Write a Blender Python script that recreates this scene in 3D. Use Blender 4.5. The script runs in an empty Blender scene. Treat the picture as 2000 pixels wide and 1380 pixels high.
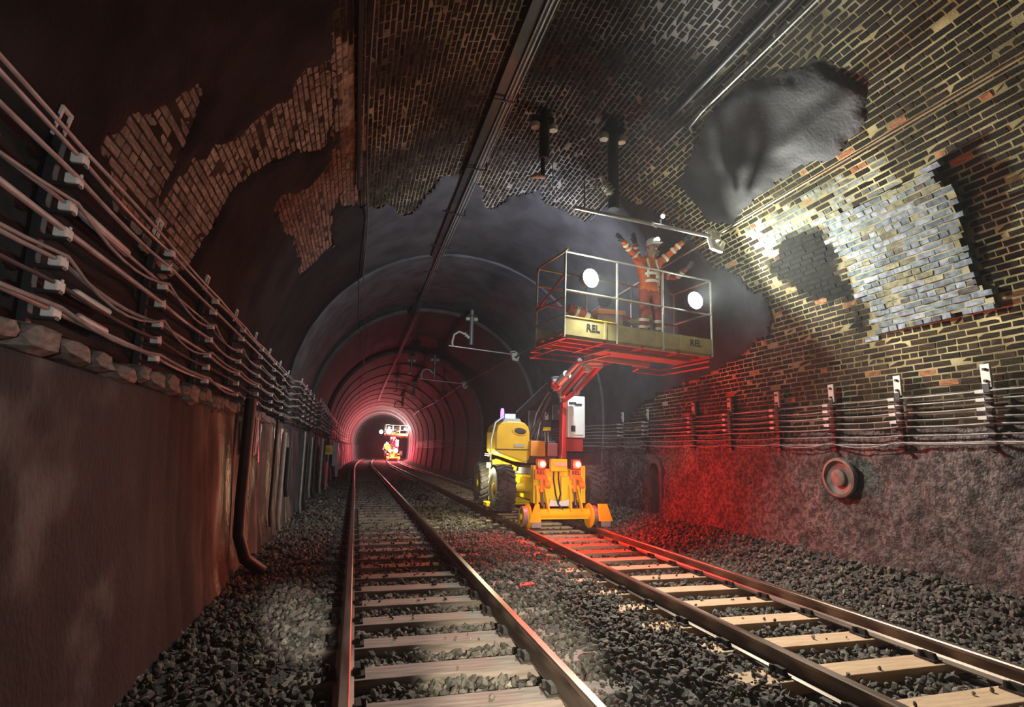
import bpy, bmesh, math, random
import numpy as np
from mathutils import Vector, Matrix, Quaternion

random.seed(11)
RNG = np.random.default_rng(11)
PI = math.pi
SC = bpy.context.scene
COL = SC.collection

# ------------------------------------------------------------------ camera
F_PX, YAW, PITCH, ROLL, CAM_H = 1080.0, 0.269, 0.174, 0.018, 1.511
fw = Vector((math.sin(YAW) * math.cos(PITCH), math.cos(YAW) * math.cos(PITCH), math.sin(PITCH)))
rt = Vector((math.cos(YAW), -math.sin(YAW), 0))
up = rt.cross(fw)
rt, up = (math.cos(ROLL) * rt + math.sin(ROLL) * up, -math.sin(ROLL) * rt + math.cos(ROLL) * up)
cam_data = bpy.data.cameras.new('camera')
cam = bpy.data.objects.new('camera', cam_data)
COL.objects.link(cam)
cam_data.sensor_fit = 'HORIZONTAL'
cam_data.sensor_width = 36.0
cam_data.lens = F_PX / 2000.0 * 36.0
cam_data.clip_start = 0.05
cam_data.clip_end = 600
cam.matrix_world = Matrix(((rt.x, up.x, -fw.x, 0), (rt.y, up.y, -fw.y, 0), (rt.z, up.z, -fw.z, CAM_H), (0, 0, 0, 1)))
SC.camera = cam

# ------------------------------------------------------------------ world and exposure
world = bpy.data.worlds.new('tunnel_dark')
SC.world = world
world.use_nodes = True
world.node_tree.nodes['Background'].inputs[0].default_value = (0.0, 0.0, 0.0, 1)
world.node_tree.nodes['Background'].inputs[1].default_value = 0.0
hz = world.node_tree.nodes.new('ShaderNodeVolumeScatter')      # thin diesel haze filling the bore
hz.inputs['Color'].default_value = (0.90, 0.95, 1.0, 1)
hz.inputs['Density'].default_value = 0.0016
hz.inputs['Anisotropy'].default_value = 0.3
world.node_tree.links.new(hz.outputs[0], world.node_tree.nodes['World Output'].inputs['Volume'])
SC.view_settings.view_transform = 'Standard'
SC.view_settings.look = 'None'
SC.view_settings.gamma = 1.0
SC.view_settings.use_curve_mapping = False
SC.view_settings.exposure = 0.22


def lamp(name, kind, loc, power, color=(1, 1, 1), size=0.1, aim=None, spot=None, blend=0.5, spread=None):
    d = bpy.data.lights.new(name, kind)
    d.energy = power
    d.color = color
    if kind == 'AREA':
        d.shape = 'DISK'
        d.size = size
        if spread:
            d.spread = spread
    else:
        d.shadow_soft_size = size
    if kind == 'SPOT':
        d.spot_size = spot
        d.spot_blend = blend
    o = bpy.data.objects.new(name, d)
    COL.objects.link(o)
    o.location = loc
    if aim is not None:
        o.rotation_euler = (Vector(aim) - Vector(loc)).to_track_quat('-Z', 'Y').to_euler()
    return o


# work lamps on the raised basket, tail lamps of the machine, lamps of the second machine far
# down the tunnel, and the head torch of the person taking the picture
LAMP_A = Vector((3.46, 7.90, 4.26))
LAMP_B = Vector((5.57, 8.20, 4.16))
COOL = (0.96, 1.0, 0.88)
lamp('work_lamp_beam', 'AREA', LAMP_A + Vector((0.03, -0.09, -0.02)), 190, COOL, 0.16, LAMP_A + Vector((0.10, -1.0, -1.05)), spread=2.1)
lamp('work_lamp_beam', 'AREA', LAMP_B + Vector((0.01, -0.09, 0)), 205, COOL, 0.16, LAMP_B + Vector((0.0, -1.0, 0.08)), spread=1.8)
lamp('work_lamp_spill', 'POINT', LAMP_A + Vector((0, -0.16, 0.0)), 24, COOL, 0.08)
lamp('work_lamp_spill', 'POINT', LAMP_B + Vector((0, -0.16, 0.0)), 2.5, COOL, 0.08)
lamp('added_rear_fill', 'AREA', (4.30, 9.27, 4.30), 210, (0.84, 0.90, 1.0), 0.16, (3.4, 12.0, 4.8))  # added unseen lamp behind the basket, whitening the vault beyond
TAIL = [Vector((3.74, 11.0, 1.24)), Vector((4.52, 11.0, 1.24))]
RED = (1.0, 0.022, 0.016)
for v, tx in zip(TAIL, (-0.30, 0.50)):
    lamp('tail_lamp_beam', 'AREA', v + Vector((0, -0.10, 0.01)), 120, RED, 0.12, v + Vector((tx, -1.0, -0.30)))
    lamp('tail_lamp_spill', 'POINT', v + Vector((0, -0.24, -0.02)), 4.5, RED, 0.06)
lamp('underframe_lamp_glow', 'POINT', (2.90, 12.50, 1.10), 90, (1.0, 0.95, 0.6), 0.05)
lamp('head_torch_and_fill', 'SPOT', (0.10, 0.05, 1.68), 2000, (1.0, 0.95, 0.86), 0.04, (3.7, 11.0, 1.1), 0.46, 0.9)
lamp('head_torch_and_fill', 'SPOT', (0.10, 0.05, 1.68), 1500, (1.0, 0.96, 0.86), 0.04, (4.2, 11.0, 0.45), 0.15, 0.8)  # added second spot, only to brighten the machine's end frame
lamp('side_torch_beam', 'SPOT', (-0.25, -0.2, 1.62), 95, (1.0, 0.97, 0.94), 0.04, (-1.75, 4.6, 2.75), 0.85, 1.0)
lamp('hand_torch_beam', 'SPOT', (0.45, 0.3, 1.25), 1500, (1.0, 0.92, 0.72), 0.03, (1.25, 4.25, -0.2), 0.36, 0.8)
lamp('hand_torch_beam', 'SPOT', (0.45, 0.3, 1.25), 1100, (1.0, 0.94, 0.82), 0.03, (-0.45, 6.0, -0.15), 0.13, 0.9)

# ------------------------------------------------------------------ light bounces
SC.cycles.max_bounces = 3
SC.cycles.diffuse_bounces = 2
SC.cycles.glossy_bounces = 2
SC.cycles.transmission_bounces = 2
SC.cycles.adaptive_threshold = 0.04

# ------------------------------------------------------------------ helpers
XC, ZC, RT = 2.5, 2.6, 4.25           # tunnel axis, springing height, vault radius
U_SPRING = RT * PI / 2
Y_BEND, R_BEND = 46.0, 640.0          # the bore bends right beyond here


def bend(P):
    P = np.array(P, dtype=float)
    x, y = P[..., 0].copy(), P[..., 1].copy()
    m = y > Y_BEND
    th = (y - Y_BEND) / R_BEND
    P[..., 0] = np.where(m, R_BEND - (R_BEND - x) * np.cos(th), x)
    P[..., 1] = np.where(m, Y_BEND + (R_BEND - x) * np.sin(th), y)
    return P


def half_w(z):
    return RT - 0.25 * np.clip((ZC - z) / 3.1, 0, 1.2) ** 2


def prof(u, off=0.0):
    """point (x, z) on the lining at arc length u from the crown (right positive), off metres inwards"""
    u = np.asarray(u, dtype=float)
    a = np.abs(u)
    s = np.sign(u)
    ph = np.minimum(a, U_SPRING) / RT
    zz = ZC - (a - U_SPRING)
    arch = a <= U_SPRING
    x = np.where(arch, (RT - off) * np.sin(ph), half_w(zz) - off)
    z = np.where(arch, ZC + (RT - off) * np.cos(ph), zz)
    return XC + s * x, z


def surf(u, y, off=0.0):
    x, z = prof(u, off)
    return np.stack([x, np.broadcast_to(y, x.shape), z], -1)


def wall_x(z, side, off=0.0):
    if z >= ZC:
        return XC + side * (math.sqrt(max(0.01, (RT - off) ** 2 - (z - ZC) ** 2)))
    return XC + side * (float(half_w(z)) - off)


def hash2(ix, iy, seed):
    h = (ix.astype(np.int64) * 374761393 + iy.astype(np.int64) * 668265263 + seed * 974711) & 0x7fffffff
    h = ((h ^ (h >> 13)) * 1274126177) & 0x7fffffff
    return ((h ^ (h >> 16)) & 0xffff) / 65535.0


def vnoise(x, y, seed=0):
    ix, iy = np.floor(x), np.floor(y)
    fx, fy = x - ix, y - iy
    fx = fx * fx * (3 - 2 * fx)
    fy = fy * fy * (3 - 2 * fy)
    a = hash2(ix, iy, seed)
    b = hash2(ix + 1, iy, seed)
    c = hash2(ix, iy + 1, seed)
    d = hash2(ix + 1, iy + 1, seed)
    return (a * (1 - fx) + b * fx) * (1 - fy) + (c * (1 - fx) + d * fx) * fy


def fbm(x, y, seed=0, octv=4):
    t, amp, tot = 0.0, 1.0, 0.0
    for k in range(octv):
        t = t + amp * vnoise(x * 2 ** k, y * 2 ** k, seed + k * 17)
        tot += amp
        amp *= 0.5
    return t / tot


def sdist(px, py, poly):
    """signed distance to a polygon, positive inside"""
    poly = np.array(poly, dtype=float)
    d = np.full(px.shape, 1e9)
    ins = np.zeros(px.shape, bool)
    n = len(poly)
    for i in range(n):
        ax, ay = poly[i]
        bx, by = poly[(i + 1) % n]
        ex, ey = bx - ax, by - ay
        t = np.clip(((px - ax) * ex + (py - ay) * ey) / (ex * ex + ey * ey + 1e-12), 0, 1)
        d = np.minimum(d, np.hypot(px - ax - t * ex, py - ay - t * ey))
        c = ((ay > py) != (by > py)) & (px < (bx - ax) * (py - ay) / (by - ay + 1e-12) + ax)
        ins ^= c
    return np.where(ins, d, -d)


# ---- materials
MATS = {}


def mat(name, color=(0.5, 0.5, 0.5), rough=0.7, metal=0.0, color2=None, scale=6.0, bump=0.0, bscale=40.0,
        source='flat', emit=None, emit_strength=0.0, stretch=None, contrast=(0.35, 0.65), spec=0.5, detail=5, rough2=None, bdist=0.006, wet=None):
    if name in MATS:
        return MATS[name]
    m = bpy.data.materials.new(name)
    m.use_nodes = True
    nt = m.node_tree
    N, L = nt.nodes, nt.links
    b = N['Principled BSDF']
    b.inputs['Roughness'].default_value = rough
    b.inputs['Metallic'].default_value = metal
    b.inputs['Specular IOR Level'].default_value = spec
    tc = N.new('ShaderNodeTexCoord')
    vec = tc.outputs['Object']
    if stretch:
        mp = N.new('ShaderNodeMapping')
        mp.inputs['Scale'].default_value = stretch
        L.new(vec, mp.inputs['Vector'])
        vec = mp.outputs['Vector']
    base = None
    if source == 'attr':
        a = N.new('ShaderNodeAttribute')
        a.attribute_name = 'col'
        base = a.outputs['Color']
        if wet is not None:
            wr = N.new('ShaderNodeMapRange')
            wr.inputs['To Min'].default_value = rough
            wr.inputs['To Max'].default_value = wet
            L.new(a.outputs['Alpha'], wr.inputs['Value'])
            L.new(wr.outputs['Result'], b.inputs['Roughness'])
    elif source == 'object':
        a = N.new('ShaderNodeObjectInfo')
        base = a.outputs['Color']
    if color2 is not None or source != 'flat':
        nz = N.new('ShaderNodeTexNoise')
        nz.inputs['Scale'].default_value = scale
        nz.inputs['Detail'].default_value = detail
        L.new(vec, nz.inputs['Vector'])
        rp = N.new('ShaderNodeMapRange')
        rp.inputs['From Min'].default_value = contrast[0]
        rp.inputs['From Max'].default_value = contrast[1]
        L.new(nz.outputs['Fac'], rp.inputs['Value'])
        mx = N.new('ShaderNodeMix')
        mx.data_type = 'RGBA'
        L.new(rp.outputs['Result'], mx.inputs['Factor'])
        if base is not None:
            c2 = color2 if color2 is not None else (0.55, 0.55, 0.55)
            mu = N.new('ShaderNodeMix')
            mu.data_type = 'RGBA'
            mu.blend_type = 'MULTIPLY'
            mu.inputs['Factor'].default_value = 1.0
            L.new(base, mu.inputs[6])
            mu.inputs[7].default_value = (*c2, 1)
            L.new(mu.outputs[2], mx.inputs[6])
            L.new(base, mx.inputs[7])
        else:
            mx.inputs[6].default_value = (*color, 1)
            mx.inputs[7].default_value = (*color2, 1)
        L.new(mx.outputs[2], b.inputs['Base Color'])
        if rough2 is not None:
            rr = N.new('ShaderNodeMapRange')
            rr.inputs['To Min'].default_value = rough
            rr.inputs['To Max'].default_value = rough2
            L.new(rp.outputs['Result'], rr.inputs['Value'])
            L.new(rr.outputs['Result'], b.inputs['Roughness'])
    else:
        b.inputs['Base Color'].default_value = (*color, 1)
    if bump > 0:
        nb = N.new('ShaderNodeTexNoise')
        nb.inputs['Scale'].default_value = bscale
        nb.inputs['Detail'].default_value = 6
        L.new(vec, nb.inputs['Vector'])
        bp = N.new('ShaderNodeBump')
        bp.inputs['Strength'].default_value = bump
        bp.inputs['Distance'].default_value = bdist
        L.new(nb.outputs['Fac'], bp.inputs['Height'])
        L.new(bp.outputs['Normal'], b.inputs['Normal'])
    if emit is not None:
        b.inputs['Emission Color'].default_value = (*emit, 1)
        b.inputs['Emission Strength'].default_value = emit_strength
        m.cycles.emission_sampling = 'NONE'     # the lamp objects beside each lens do the lighting
    MATS[name] = m
    return m


# ---- mesh collecting
def np_mesh(name, V, Fq, material, parent=None, col=None, smooth=False, uv=None):
    """mesh object from numpy vertices and faces (all of one size)"""
    V = np.asarray(V, dtype=np.float32)
    Fq = np.asarray(Fq, dtype=np.int32)
    me = bpy.data.meshes.new(name)
    k = Fq.shape[1]
    me.vertices.add(len(V))
    me.vertices.foreach_set('co', V.ravel())
    me.loops.add(Fq.size)
    me.loops.foreach_set('vertex_index', Fq.ravel())
    me.polygons.add(len(Fq))
    me.polygons.foreach_set('loop_start', np.arange(0, Fq.size, k, dtype=np.int32))
    me.polygons.foreach_set('loop_total', np.full(len(Fq), k, dtype=np.int32))
    if smooth:
        me.polygons.foreach_set('use_smooth', np.ones(len(Fq), dtype=bool))
    else:
        me.polygons.foreach_set('use_smooth', np.zeros(len(Fq), dtype=bool))
    me.update(calc_edges=True)
    if col is not None:
        at = me.color_attributes.new('col', 'FLOAT_COLOR', 'POINT')
        c4 = np.ones((len(V), 4), dtype=np.float32)
        c4[:, :np.shape(col)[1]] = col
        at.data.foreach_set('color', c4.ravel())
    if uv is not None:
        ul = me.uv_layers.new(name='uv')
        ul.data.foreach_set('uv', np.asarray(uv, dtype=np.float32)[Fq.ravel()].ravel())
    me.materials.append(material)
    o = bpy.data.objects.new(name, me)
    COL.objects.link(o)
    if parent is not None:
        o.parent = parent
    return o


class MB:
    def __init__(self):
        self.v, self.f = [], []

    def add(self, vs, fs, M=None):
        n = len(self.v)
        for p in vs:
            q = Vector(p)
            self.v.append(tuple(M @ q if M is not None else q))
        for f in fs:
            self.f.append(tuple(i + n for i in f))
        return self

    def box(self, c, s, M=None, taper=None):
        x, y, z = s[0] / 2, s[1] / 2, s[2] / 2
        t = taper or 1.0
        vs = [(-x, -y, -z), (x, -y, -z), (x, y, -z), (-x, y, -z), (-x * t, -y * t, z), (x * t, -y * t, z), (x * t, y * t, z), (-x * t, y * t, z)]
        if M is not None:
            vs = [M @ Vector(p) for p in vs]
        vs = [Vector(p) + Vector(c) for p in vs]
        return self.add(vs, [(3, 2, 1, 0), (4, 5, 6, 7), (0, 1, 5, 4), (1, 2, 6, 5), (2, 3, 7, 6), (3, 0, 4, 7)])

    def bx(self, x0, x1, y0, y1, z0, z1):
        return self.box(((x0 + x1) / 2, (y0 + y1) / 2, (z0 + z1) / 2), (x1 - x0, y1 - y0, z1 - z0))

    def beam(self, p0, p1, w, h, upv=(0, 0, 1)):
        p0, p1 = Vector(p0), Vector(p1)
        d = (p1 - p0)
        y = d.normalized()
        x = y.cross(Vector(upv))
        if x.length < 1e-4:
            x = Vector((1, 0, 0))
        x.normalize()
        z = x.cross(y)
        M = Matrix((x, y, z)).transposed()
        return self.box((p0 + p1) / 2, (w, d.length, h), M)

    def tube(self, pts, r, n=8, cap=True):
        pts = [Vector(p) for p in pts]
        m = len(pts)
        rs = r if isinstance(r, (list, tuple)) else [r] * m
        base = len(self.v)
        prev = None
        for i, p in enumerate(pts):
            d = (pts[min(i + 1, m - 1)] - pts[max(i - 1, 0)])
            d.normalize()
            if prev is None:
                a = Vector((0, 0, 1)) if abs(d.z) < 0.9 else Vector((1, 0, 0))
                x = d.cross(a).normalized()
            else:
                x = (prev - d * prev.dot(d))
                x = x.normalized() if x.length > 1e-6 else d.orthogonal().normalized()
            prev = x
            y = d.cross(x)
            for k in range(n):
                t = 2 * PI * k / n
                self.v.append(tuple(p + (x * math.cos(t) + y * math.sin(t)) * rs[i]))
        for i in range(m - 1):
            for k in range(n):
                a, b = base + i * n + k, base + i * n + (k + 1) % n
                self.f.append((a, b, b + n, a + n))
        if cap:
            self.f.append(tuple(base + k for k in reversed(range(n))))
            self.f.append(tuple(base + (m - 1) * n + k for k in range(n)))
        return self

    def lathe(self, rz, n=24, M=None, close=False):
        """profile of (radius, height) turned about local z"""
        vs, fs = [], []
        m = len(rz)
        for (r, z) in rz:
            for k in range(n):
                t = 2 * PI * k / n
                vs.append((r * math.cos(t), r * math.sin(t), z))
        for i in range(m - 1):
            for k in range(n):
                a, b = i * n + k, i * n + (k + 1) % n
                fs.append((a, b, b + n, a + n))
        if not close:
            fs.append(tuple(reversed(range(n))))
            fs.append(tuple((m - 1) * n + k for k in range(n)))
        return self.add(vs, fs, M)

    def prism(self, pts, y0, y1):
        """outline in x,z extruded along y"""
        n = len(pts)
        vs = [(x, y0, z) for x, z in pts] + [(x, y1, z) for x, z in pts]
        fs = [tuple(range(n)), tuple(reversed(range(n, 2 * n)))]
        for i in range(n):
            j = (i + 1) % n
            fs.append((i, i + n, j + n, j))
        return self.add(vs, fs)

    def build(self, name, material, parent=None, origin=None, smooth=None, bevel=0.0):
        vs = self.v
        if origin is not None:
            o0 = Vector(origin)
            vs = [tuple(Vector(p) - o0) for p in vs]
        me = bpy.data.meshes.new(name)
        me.from_pydata(vs, [], self.f)
        me.materials.append(material)
        bm = bmesh.new()
        bm.from_mesh(me)
        bmesh.ops.recalc_face_normals(bm, faces=bm.faces)
        bm.to_mesh(me)
        bm.free()
        if smooth is not None:
            me.polygons.foreach_set('use_smooth', np.ones(len(me.polygons), dtype=bool))
            me.set_sharp_from_angle(angle=math.radians(smooth))
        me.update()
        o = bpy.data.objects.new(name, me)
        COL.objects.link(o)
        if origin is not None:
            o.location = origin
        if parent is not None:
            o.parent = parent
        if bevel > 0:
            md = o.modifiers.new('bevel', 'BEVEL')
            md.width = bevel
            md.segments = 2
            md.limit_method = 'ANGLE'
        return o


def tag(o, label, cat, group=None, kind=None):
    o['label'] = label
    o['category'] = cat
    if group:
        o['group'] = group
    if kind:
        o['kind'] = kind
    return o


def structure(o, label=None, cat=None):
    o['kind'] = 'structure'
    if label:
        o['label'] = label
        o['category'] = cat
    return o


def thing(name, label, cat, loc=(0, 0, 0), group=None):
    o = bpy.data.objects.new(name, None)
    o.empty_display_size = 0.2
    COL.objects.link(o)
    o.location = loc
    return tag(o, label, cat, group)


def copy_tree(o, parent=None):
    c = o.copy()
    COL.objects.link(c)
    c.parent = parent
    for ch in list(o.children):
        copy_tree(ch, c)
    return c


def text_mesh(name, s, size, material, parent, M, depth=0.002):
    cu = bpy.data.curves.new(name, 'FONT')
    cu.body = s
    cu.size = size
    cu.align_x = 'CENTER'
    cu.align_y = 'CENTER'
    cu.extrude = depth
    cu.offset = size * 0.02
    t = bpy.data.objects.new(name, cu)
    COL.objects.link(t)
    dg = bpy.context.evaluated_depsgraph_get()
    me = bpy.data.meshes.new_from_object(t.evaluated_get(dg))
    bpy.data.objects.remove(t)
    me.materials.clear()
    me.materials.append(material)
    o = bpy.data.objects.new(name, me)
    COL.objects.link(o)
    o.parent = parent
    o.matrix_local = M
    return o

# ================================================================== tunnel lining
M_BED = mat('lime_mortar', source='attr', color2=(0.45, 0.42, 0.36), scale=2.2, rough=0.9, bump=0.5, bscale=60, spec=0.08)
M_BRICK = mat('sooted_brick', source='attr', color2=(0.45, 0.45, 0.45), scale=14, rough=0.78, bump=0.5, bscale=50, bdist=0.004, spec=0.06)
M_BRICK_O = mat('sooted_brick_single', source='object', color2=(0.45, 0.45, 0.45), scale=2.5, rough=0.78, bump=0.4, bscale=9, bdist=0.03, spec=0.06)
M_RENDER = mat('cement_render', source='attr', color2=(0.6, 0.58, 0.58), scale=1.6, rough=0.9, bump=0.6, bscale=22, rough2=0.75, spec=0.2, bdist=0.012)
M_STEP = mat('far_lining', source='attr', color2=(0.55, 0.5, 0.5), scale=2.0, rough=0.7, bump=0.5, bscale=10, bdist=0.015)

# outlines on the unrolled lining: (arc length from crown, distance along bore)
P_SMOOTH = [(2.13, 6.35), (2.21, 5.54), (2.66, 4.68), (3.22, 4.42), (3.49, 4.68), (3.64, 5.16), (3.59, 5.8), (3.64, 6.34), (3.66, 7.05), (3.79, 7.42), (3.49, 7.82), (2.66, 7.76), (2.44, 7.01)]
P_WHITE = [(4.37, 4.37), (4.73, 4.25), (5.02, 4.31), (5.27, 4.29), (5.51, 4.31), (5.89, 4.26), (6.13, 4.21), (6.14, 4.82), (6.16, 5.86), (5.73, 5.83), (5.23, 5.98), (4.52, 5.98), (4.36, 5.98), (4.35, 5.15)]
P_DARK = [(4.36, 6.78), (4.42, 6.02), (5.23, 5.98), (5.73, 5.83), (5.99, 5.98), (5.63, 6.22), (5.3, 6.87), (4.7, 7.11)]
P_STONE = [(-5.89, 3.76), (-5.54, 3.99), (-5.18, 4.24), (-4.9, 4.39), (-4.85, 4.58), (-5.24, 4.71), (-5.52, 4.73), (-5.84, 4.85), (-5.27, 5.08), (-4.59, 5.54), (-3.97, 5.63), (-3.67, 5.5), (-3.4, 5.63), (-3.42, 7.55), (-4.15, 6.63), (-5.04, 6.13), (-5.49, 6.06), (-5.94, 5.84), (-6.3, 5.4), (-6.2, 4.2)]
P_REDB = [(-4.53, 7.31), (-3.93, 7.81), (-3.2, 7.4), (-3.54, 11.06), (-4.43, 10.63), (-4.55, 8.77)]
E_U = [-9.8, -3.6, -3.49, -2.96, -1.77, -1.3, -0.92, 0.06, 0.83, 1.16, 1.97, 2.11, 3.06, 4.13, 5.3, 5.75, 6.16, 6.4, 7.0, 9.8]
E_Y = [8.0, 8.2, 8.78, 9.86, 11.22, 9.79, 9.66, 11.2, 10.27, 10.24, 10.11, 8.73, 8.63, 8.13, 7.55, 7.49, 8.95, 11.57, 13.2, 13.2]
NICHE = (7.98, 9.12, 11.30, 11.70)    # arched refuge in the right wall: u0, u1, y0, y1
Y_NEAR, Y_S1 = -6.0, 14.4


def render_cover(U, Y):
    """how far (m) a spot lies inside the cement-rendered areas"""
    nz = (fbm(U * 1.7, Y * 1.7, 5) - 0.5) * 0.9 + (fbm(U * 7, Y * 7, 8, 3) - 0.5) * 0.25
    d = sdist(U, Y, P_SMOOTH) + nz * 0.35
    d = np.maximum(d, Y - np.interp(U, E_U, E_Y) + nz * 1.1)
    left = -3.35 - U + nz * 0.5
    left = np.minimum(left, -(sdist(U, Y, P_STONE) + nz * 0.45 - 0.02))
    left = np.minimum(left, -(sdist(U, Y, P_REDB) + nz * 0.5 - 0.05))
    d = np.maximum(d, left)
    d = np.maximum(d, U - 7.42 + nz * 0.25)
    d = np.minimum(d, -(sdist(U, Y, P_REDB) + nz * 0.6 - 0.05))
    return d


def white_in(U, Y):
    nz = (fbm(U * 3, Y * 3, 31, 3) - 0.5) * 0.3
    return sdist(U, Y, P_WHITE) + nz


def grid_faces(nu, ny):
    i = np.arange(nu - 1)[:, None] * ny + np.arange(ny - 1)[None, :]
    return np.stack([i, i + ny, i + ny + 1, i + 1], -1).reshape(-1, 4)


def compact(V, Fq, *extra):
    used = np.zeros(len(V), bool)
    used[Fq.ravel()] = True
    idx = np.cumsum(used) - 1
    return (V[used], idx[Fq]) + tuple(e[used] for e in extra)


def brick_tint(U, Y):
    """per-brick albedo by area of the lining"""
    n = U.shape[0]
    r = RNG.random((n, 3))
    base = np.array([0.036, 0.028, 0.021]) * (0.55 + 0.9 * r[:, :1])
    base = base * (1 + 0.12 * (r - 0.5))
    crown = np.clip(1 - np.abs(U - 0.8) / 2.6, 0, 1)[:, None]
    base = base * (1 - crown) + crown * np.array([0.033, 0.030, 0.033]) * (0.6 + 0.8 * r[:, :1])
    st = (sdist(U, Y, P_STONE) > -0.35)[:, None]
    base = np.where(st, np.array([0.40, 0.33, 0.27]) * (0.6 + 0.6 * r[:, :1]), base)
    rb = (sdist(U, Y, P_REDB) > -0.4)[:, None]
    base = np.where(rb, np.array([0.26, 0.13, 0.09]) * (0.6 + 0.6 * r[:, :1]), base)
    lime = (((U > 3.9) & (U < 4.7) & (Y > 4.8) & (Y < 7.2)) & (r[:, 1] > 0.25))[:, None]
    base = np.where(lime, np.array([0.22, 0.24, 0.22]) * (0.5 + 0.9 * r[:, :1]), base)
    red = (((U > 3.6) & (U < 7.2)) & (r[:, 2] > 0.965))[:, None]
    base = np.where(red, np.array([0.42, 0.17, 0.09]) * (0.7 + 0.5 * r[:, :1]), base)
    brown = ((U > 5.9) & (Y < 7.5))[:, None]
    base = np.where(brown & ~red, base * np.array([1.35, 1.2, 1.05]), base)
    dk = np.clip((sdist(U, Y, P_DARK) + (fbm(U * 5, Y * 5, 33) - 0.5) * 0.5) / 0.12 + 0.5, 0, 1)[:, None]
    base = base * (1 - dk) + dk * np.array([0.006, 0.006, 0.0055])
    return base


# --- mortar bed: the vault and its walls behind the brick faces
us = np.arange(-9.9, 9.901, 0.075)
ys = np.arange(Y_NEAR, Y_S1 + 0.01, 0.085)
UU, YY = np.meshgrid(us, ys, indexing='ij')
off = (fbm(UU * 0.9, YY * 0.9, 3) - 0.5) * 0.02
V = surf(UU, YY, off).reshape(-1, 3)
Fq = grid_faces(len(us), len(ys))
hole = ((UU > NICHE[0]) & (UU < NICHE[1]) & (YY > NICHE[2]) & (YY < NICHE[3]))
hole = hole.reshape(-1)
Fq = Fq[~hole[Fq].any(1)]
mort = np.empty((V.shape[0], 3))
uf, yf = UU.ravel(), YY.ravel()
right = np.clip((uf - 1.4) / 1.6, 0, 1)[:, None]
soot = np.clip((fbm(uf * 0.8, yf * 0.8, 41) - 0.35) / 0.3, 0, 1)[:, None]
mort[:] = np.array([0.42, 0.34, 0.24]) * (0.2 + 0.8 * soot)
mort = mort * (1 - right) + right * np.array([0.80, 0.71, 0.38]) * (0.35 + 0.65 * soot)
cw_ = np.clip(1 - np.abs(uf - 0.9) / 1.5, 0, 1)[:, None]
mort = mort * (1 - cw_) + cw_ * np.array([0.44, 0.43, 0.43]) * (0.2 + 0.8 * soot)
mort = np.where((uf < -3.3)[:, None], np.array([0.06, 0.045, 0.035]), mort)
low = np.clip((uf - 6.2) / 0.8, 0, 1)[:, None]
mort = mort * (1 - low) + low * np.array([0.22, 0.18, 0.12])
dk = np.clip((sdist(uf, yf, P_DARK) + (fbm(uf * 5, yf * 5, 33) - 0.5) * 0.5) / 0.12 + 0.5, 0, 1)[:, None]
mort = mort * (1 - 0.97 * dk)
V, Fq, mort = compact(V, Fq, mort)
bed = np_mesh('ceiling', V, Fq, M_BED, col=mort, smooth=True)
structure(bed, 'brick tunnel vault with pale mortar joints above the two tracks', 'vault')

# --- limewashed brick skin standing proud of the vault, thickest at its near edge
us2 = np.arange(4.0, 6.5, 0.08)
ys2 = np.arange(3.9, 6.4, 0.08)
U2, Y2 = np.meshgrid(us2, ys2, indexing='ij')
W2 = white_in(U2, Y2)
V2 = surf(U2, Y2, np.interp(Y2, [4.2, 5.9], [0.097, 0.000])).reshape(-1, 3)
F2 = grid_faces(len(us2), len(ys2))
F2 = F2[(W2.ravel() > 0.0)[F2].all(1)]
c2 = np.tile(np.array([0.50, 0.47, 0.30]), (len(V2), 1)) * (0.6 + 0.4 * fbm(U2 * 2, Y2 * 2, 77).ravel()[:, None])
np_mesh('skin_mortar', V2, F2, M_BED, parent=bed, col=c2, smooth=True)

# --- the bricks
TPL = []
for k in range(6):
    j = lambda a: (RNG.random() - 0.5) * a
    c = 0.035
    back = [(-.5, -.5, -1), (.5, -.5, -1), (.5, .5, -1), (-.5, .5, -1)]
    edge = [(-.5 + j(.05), -.5 + j(.1), -.055), (.5 + j(.05), -.5 + j(.1), -.055), (.5 + j(.05), .5 + j(.1), -.055), (-.5 + j(.05), .5 + j(.1), -.055)]
    front = [(x * (1 - c * (1 + j(.8))), y * (1 - 2.2 * c * (1 + j(.8))), 0.0 + j(.05)) for x, y, z in edge]
    TPL.append(np.array(back + edge + front))
TPF = np.array([(0, 1, 5, 4), (1, 2, 6, 5), (2, 3, 7, 6), (3, 0, 4, 7), (4, 5, 9, 8), (5, 6, 10, 9), (6, 7, 11, 10), (7, 4, 8, 11), (8, 9, 10, 11)])


def lay(u0, u1, y0, y1, course=0.0785, length=0.232, joint=0.016):
    out = []
    k = 0
    u = u0
    while u < u1:
        hdr = (k % 4 == 3)
        l = length / 2 + 0.003 if hdr else length
        y = y0 - RNG.random() * 0.03 - (length / 2 if k % 2 else 0)
        while y < y1:
            ll = l * (1 + (RNG.random() - 0.5) * 0.06)
            out.append((u + course / 2 + (RNG.random() - 0.5) * 0.006, y + ll / 2, course - joint * (0.8 + 0.5 * RNG.random()), ll - joint * (0.8 + 0.5 * RNG.random())))
            y += ll
        u += course
        k += 1
    return np.array(out)


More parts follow.
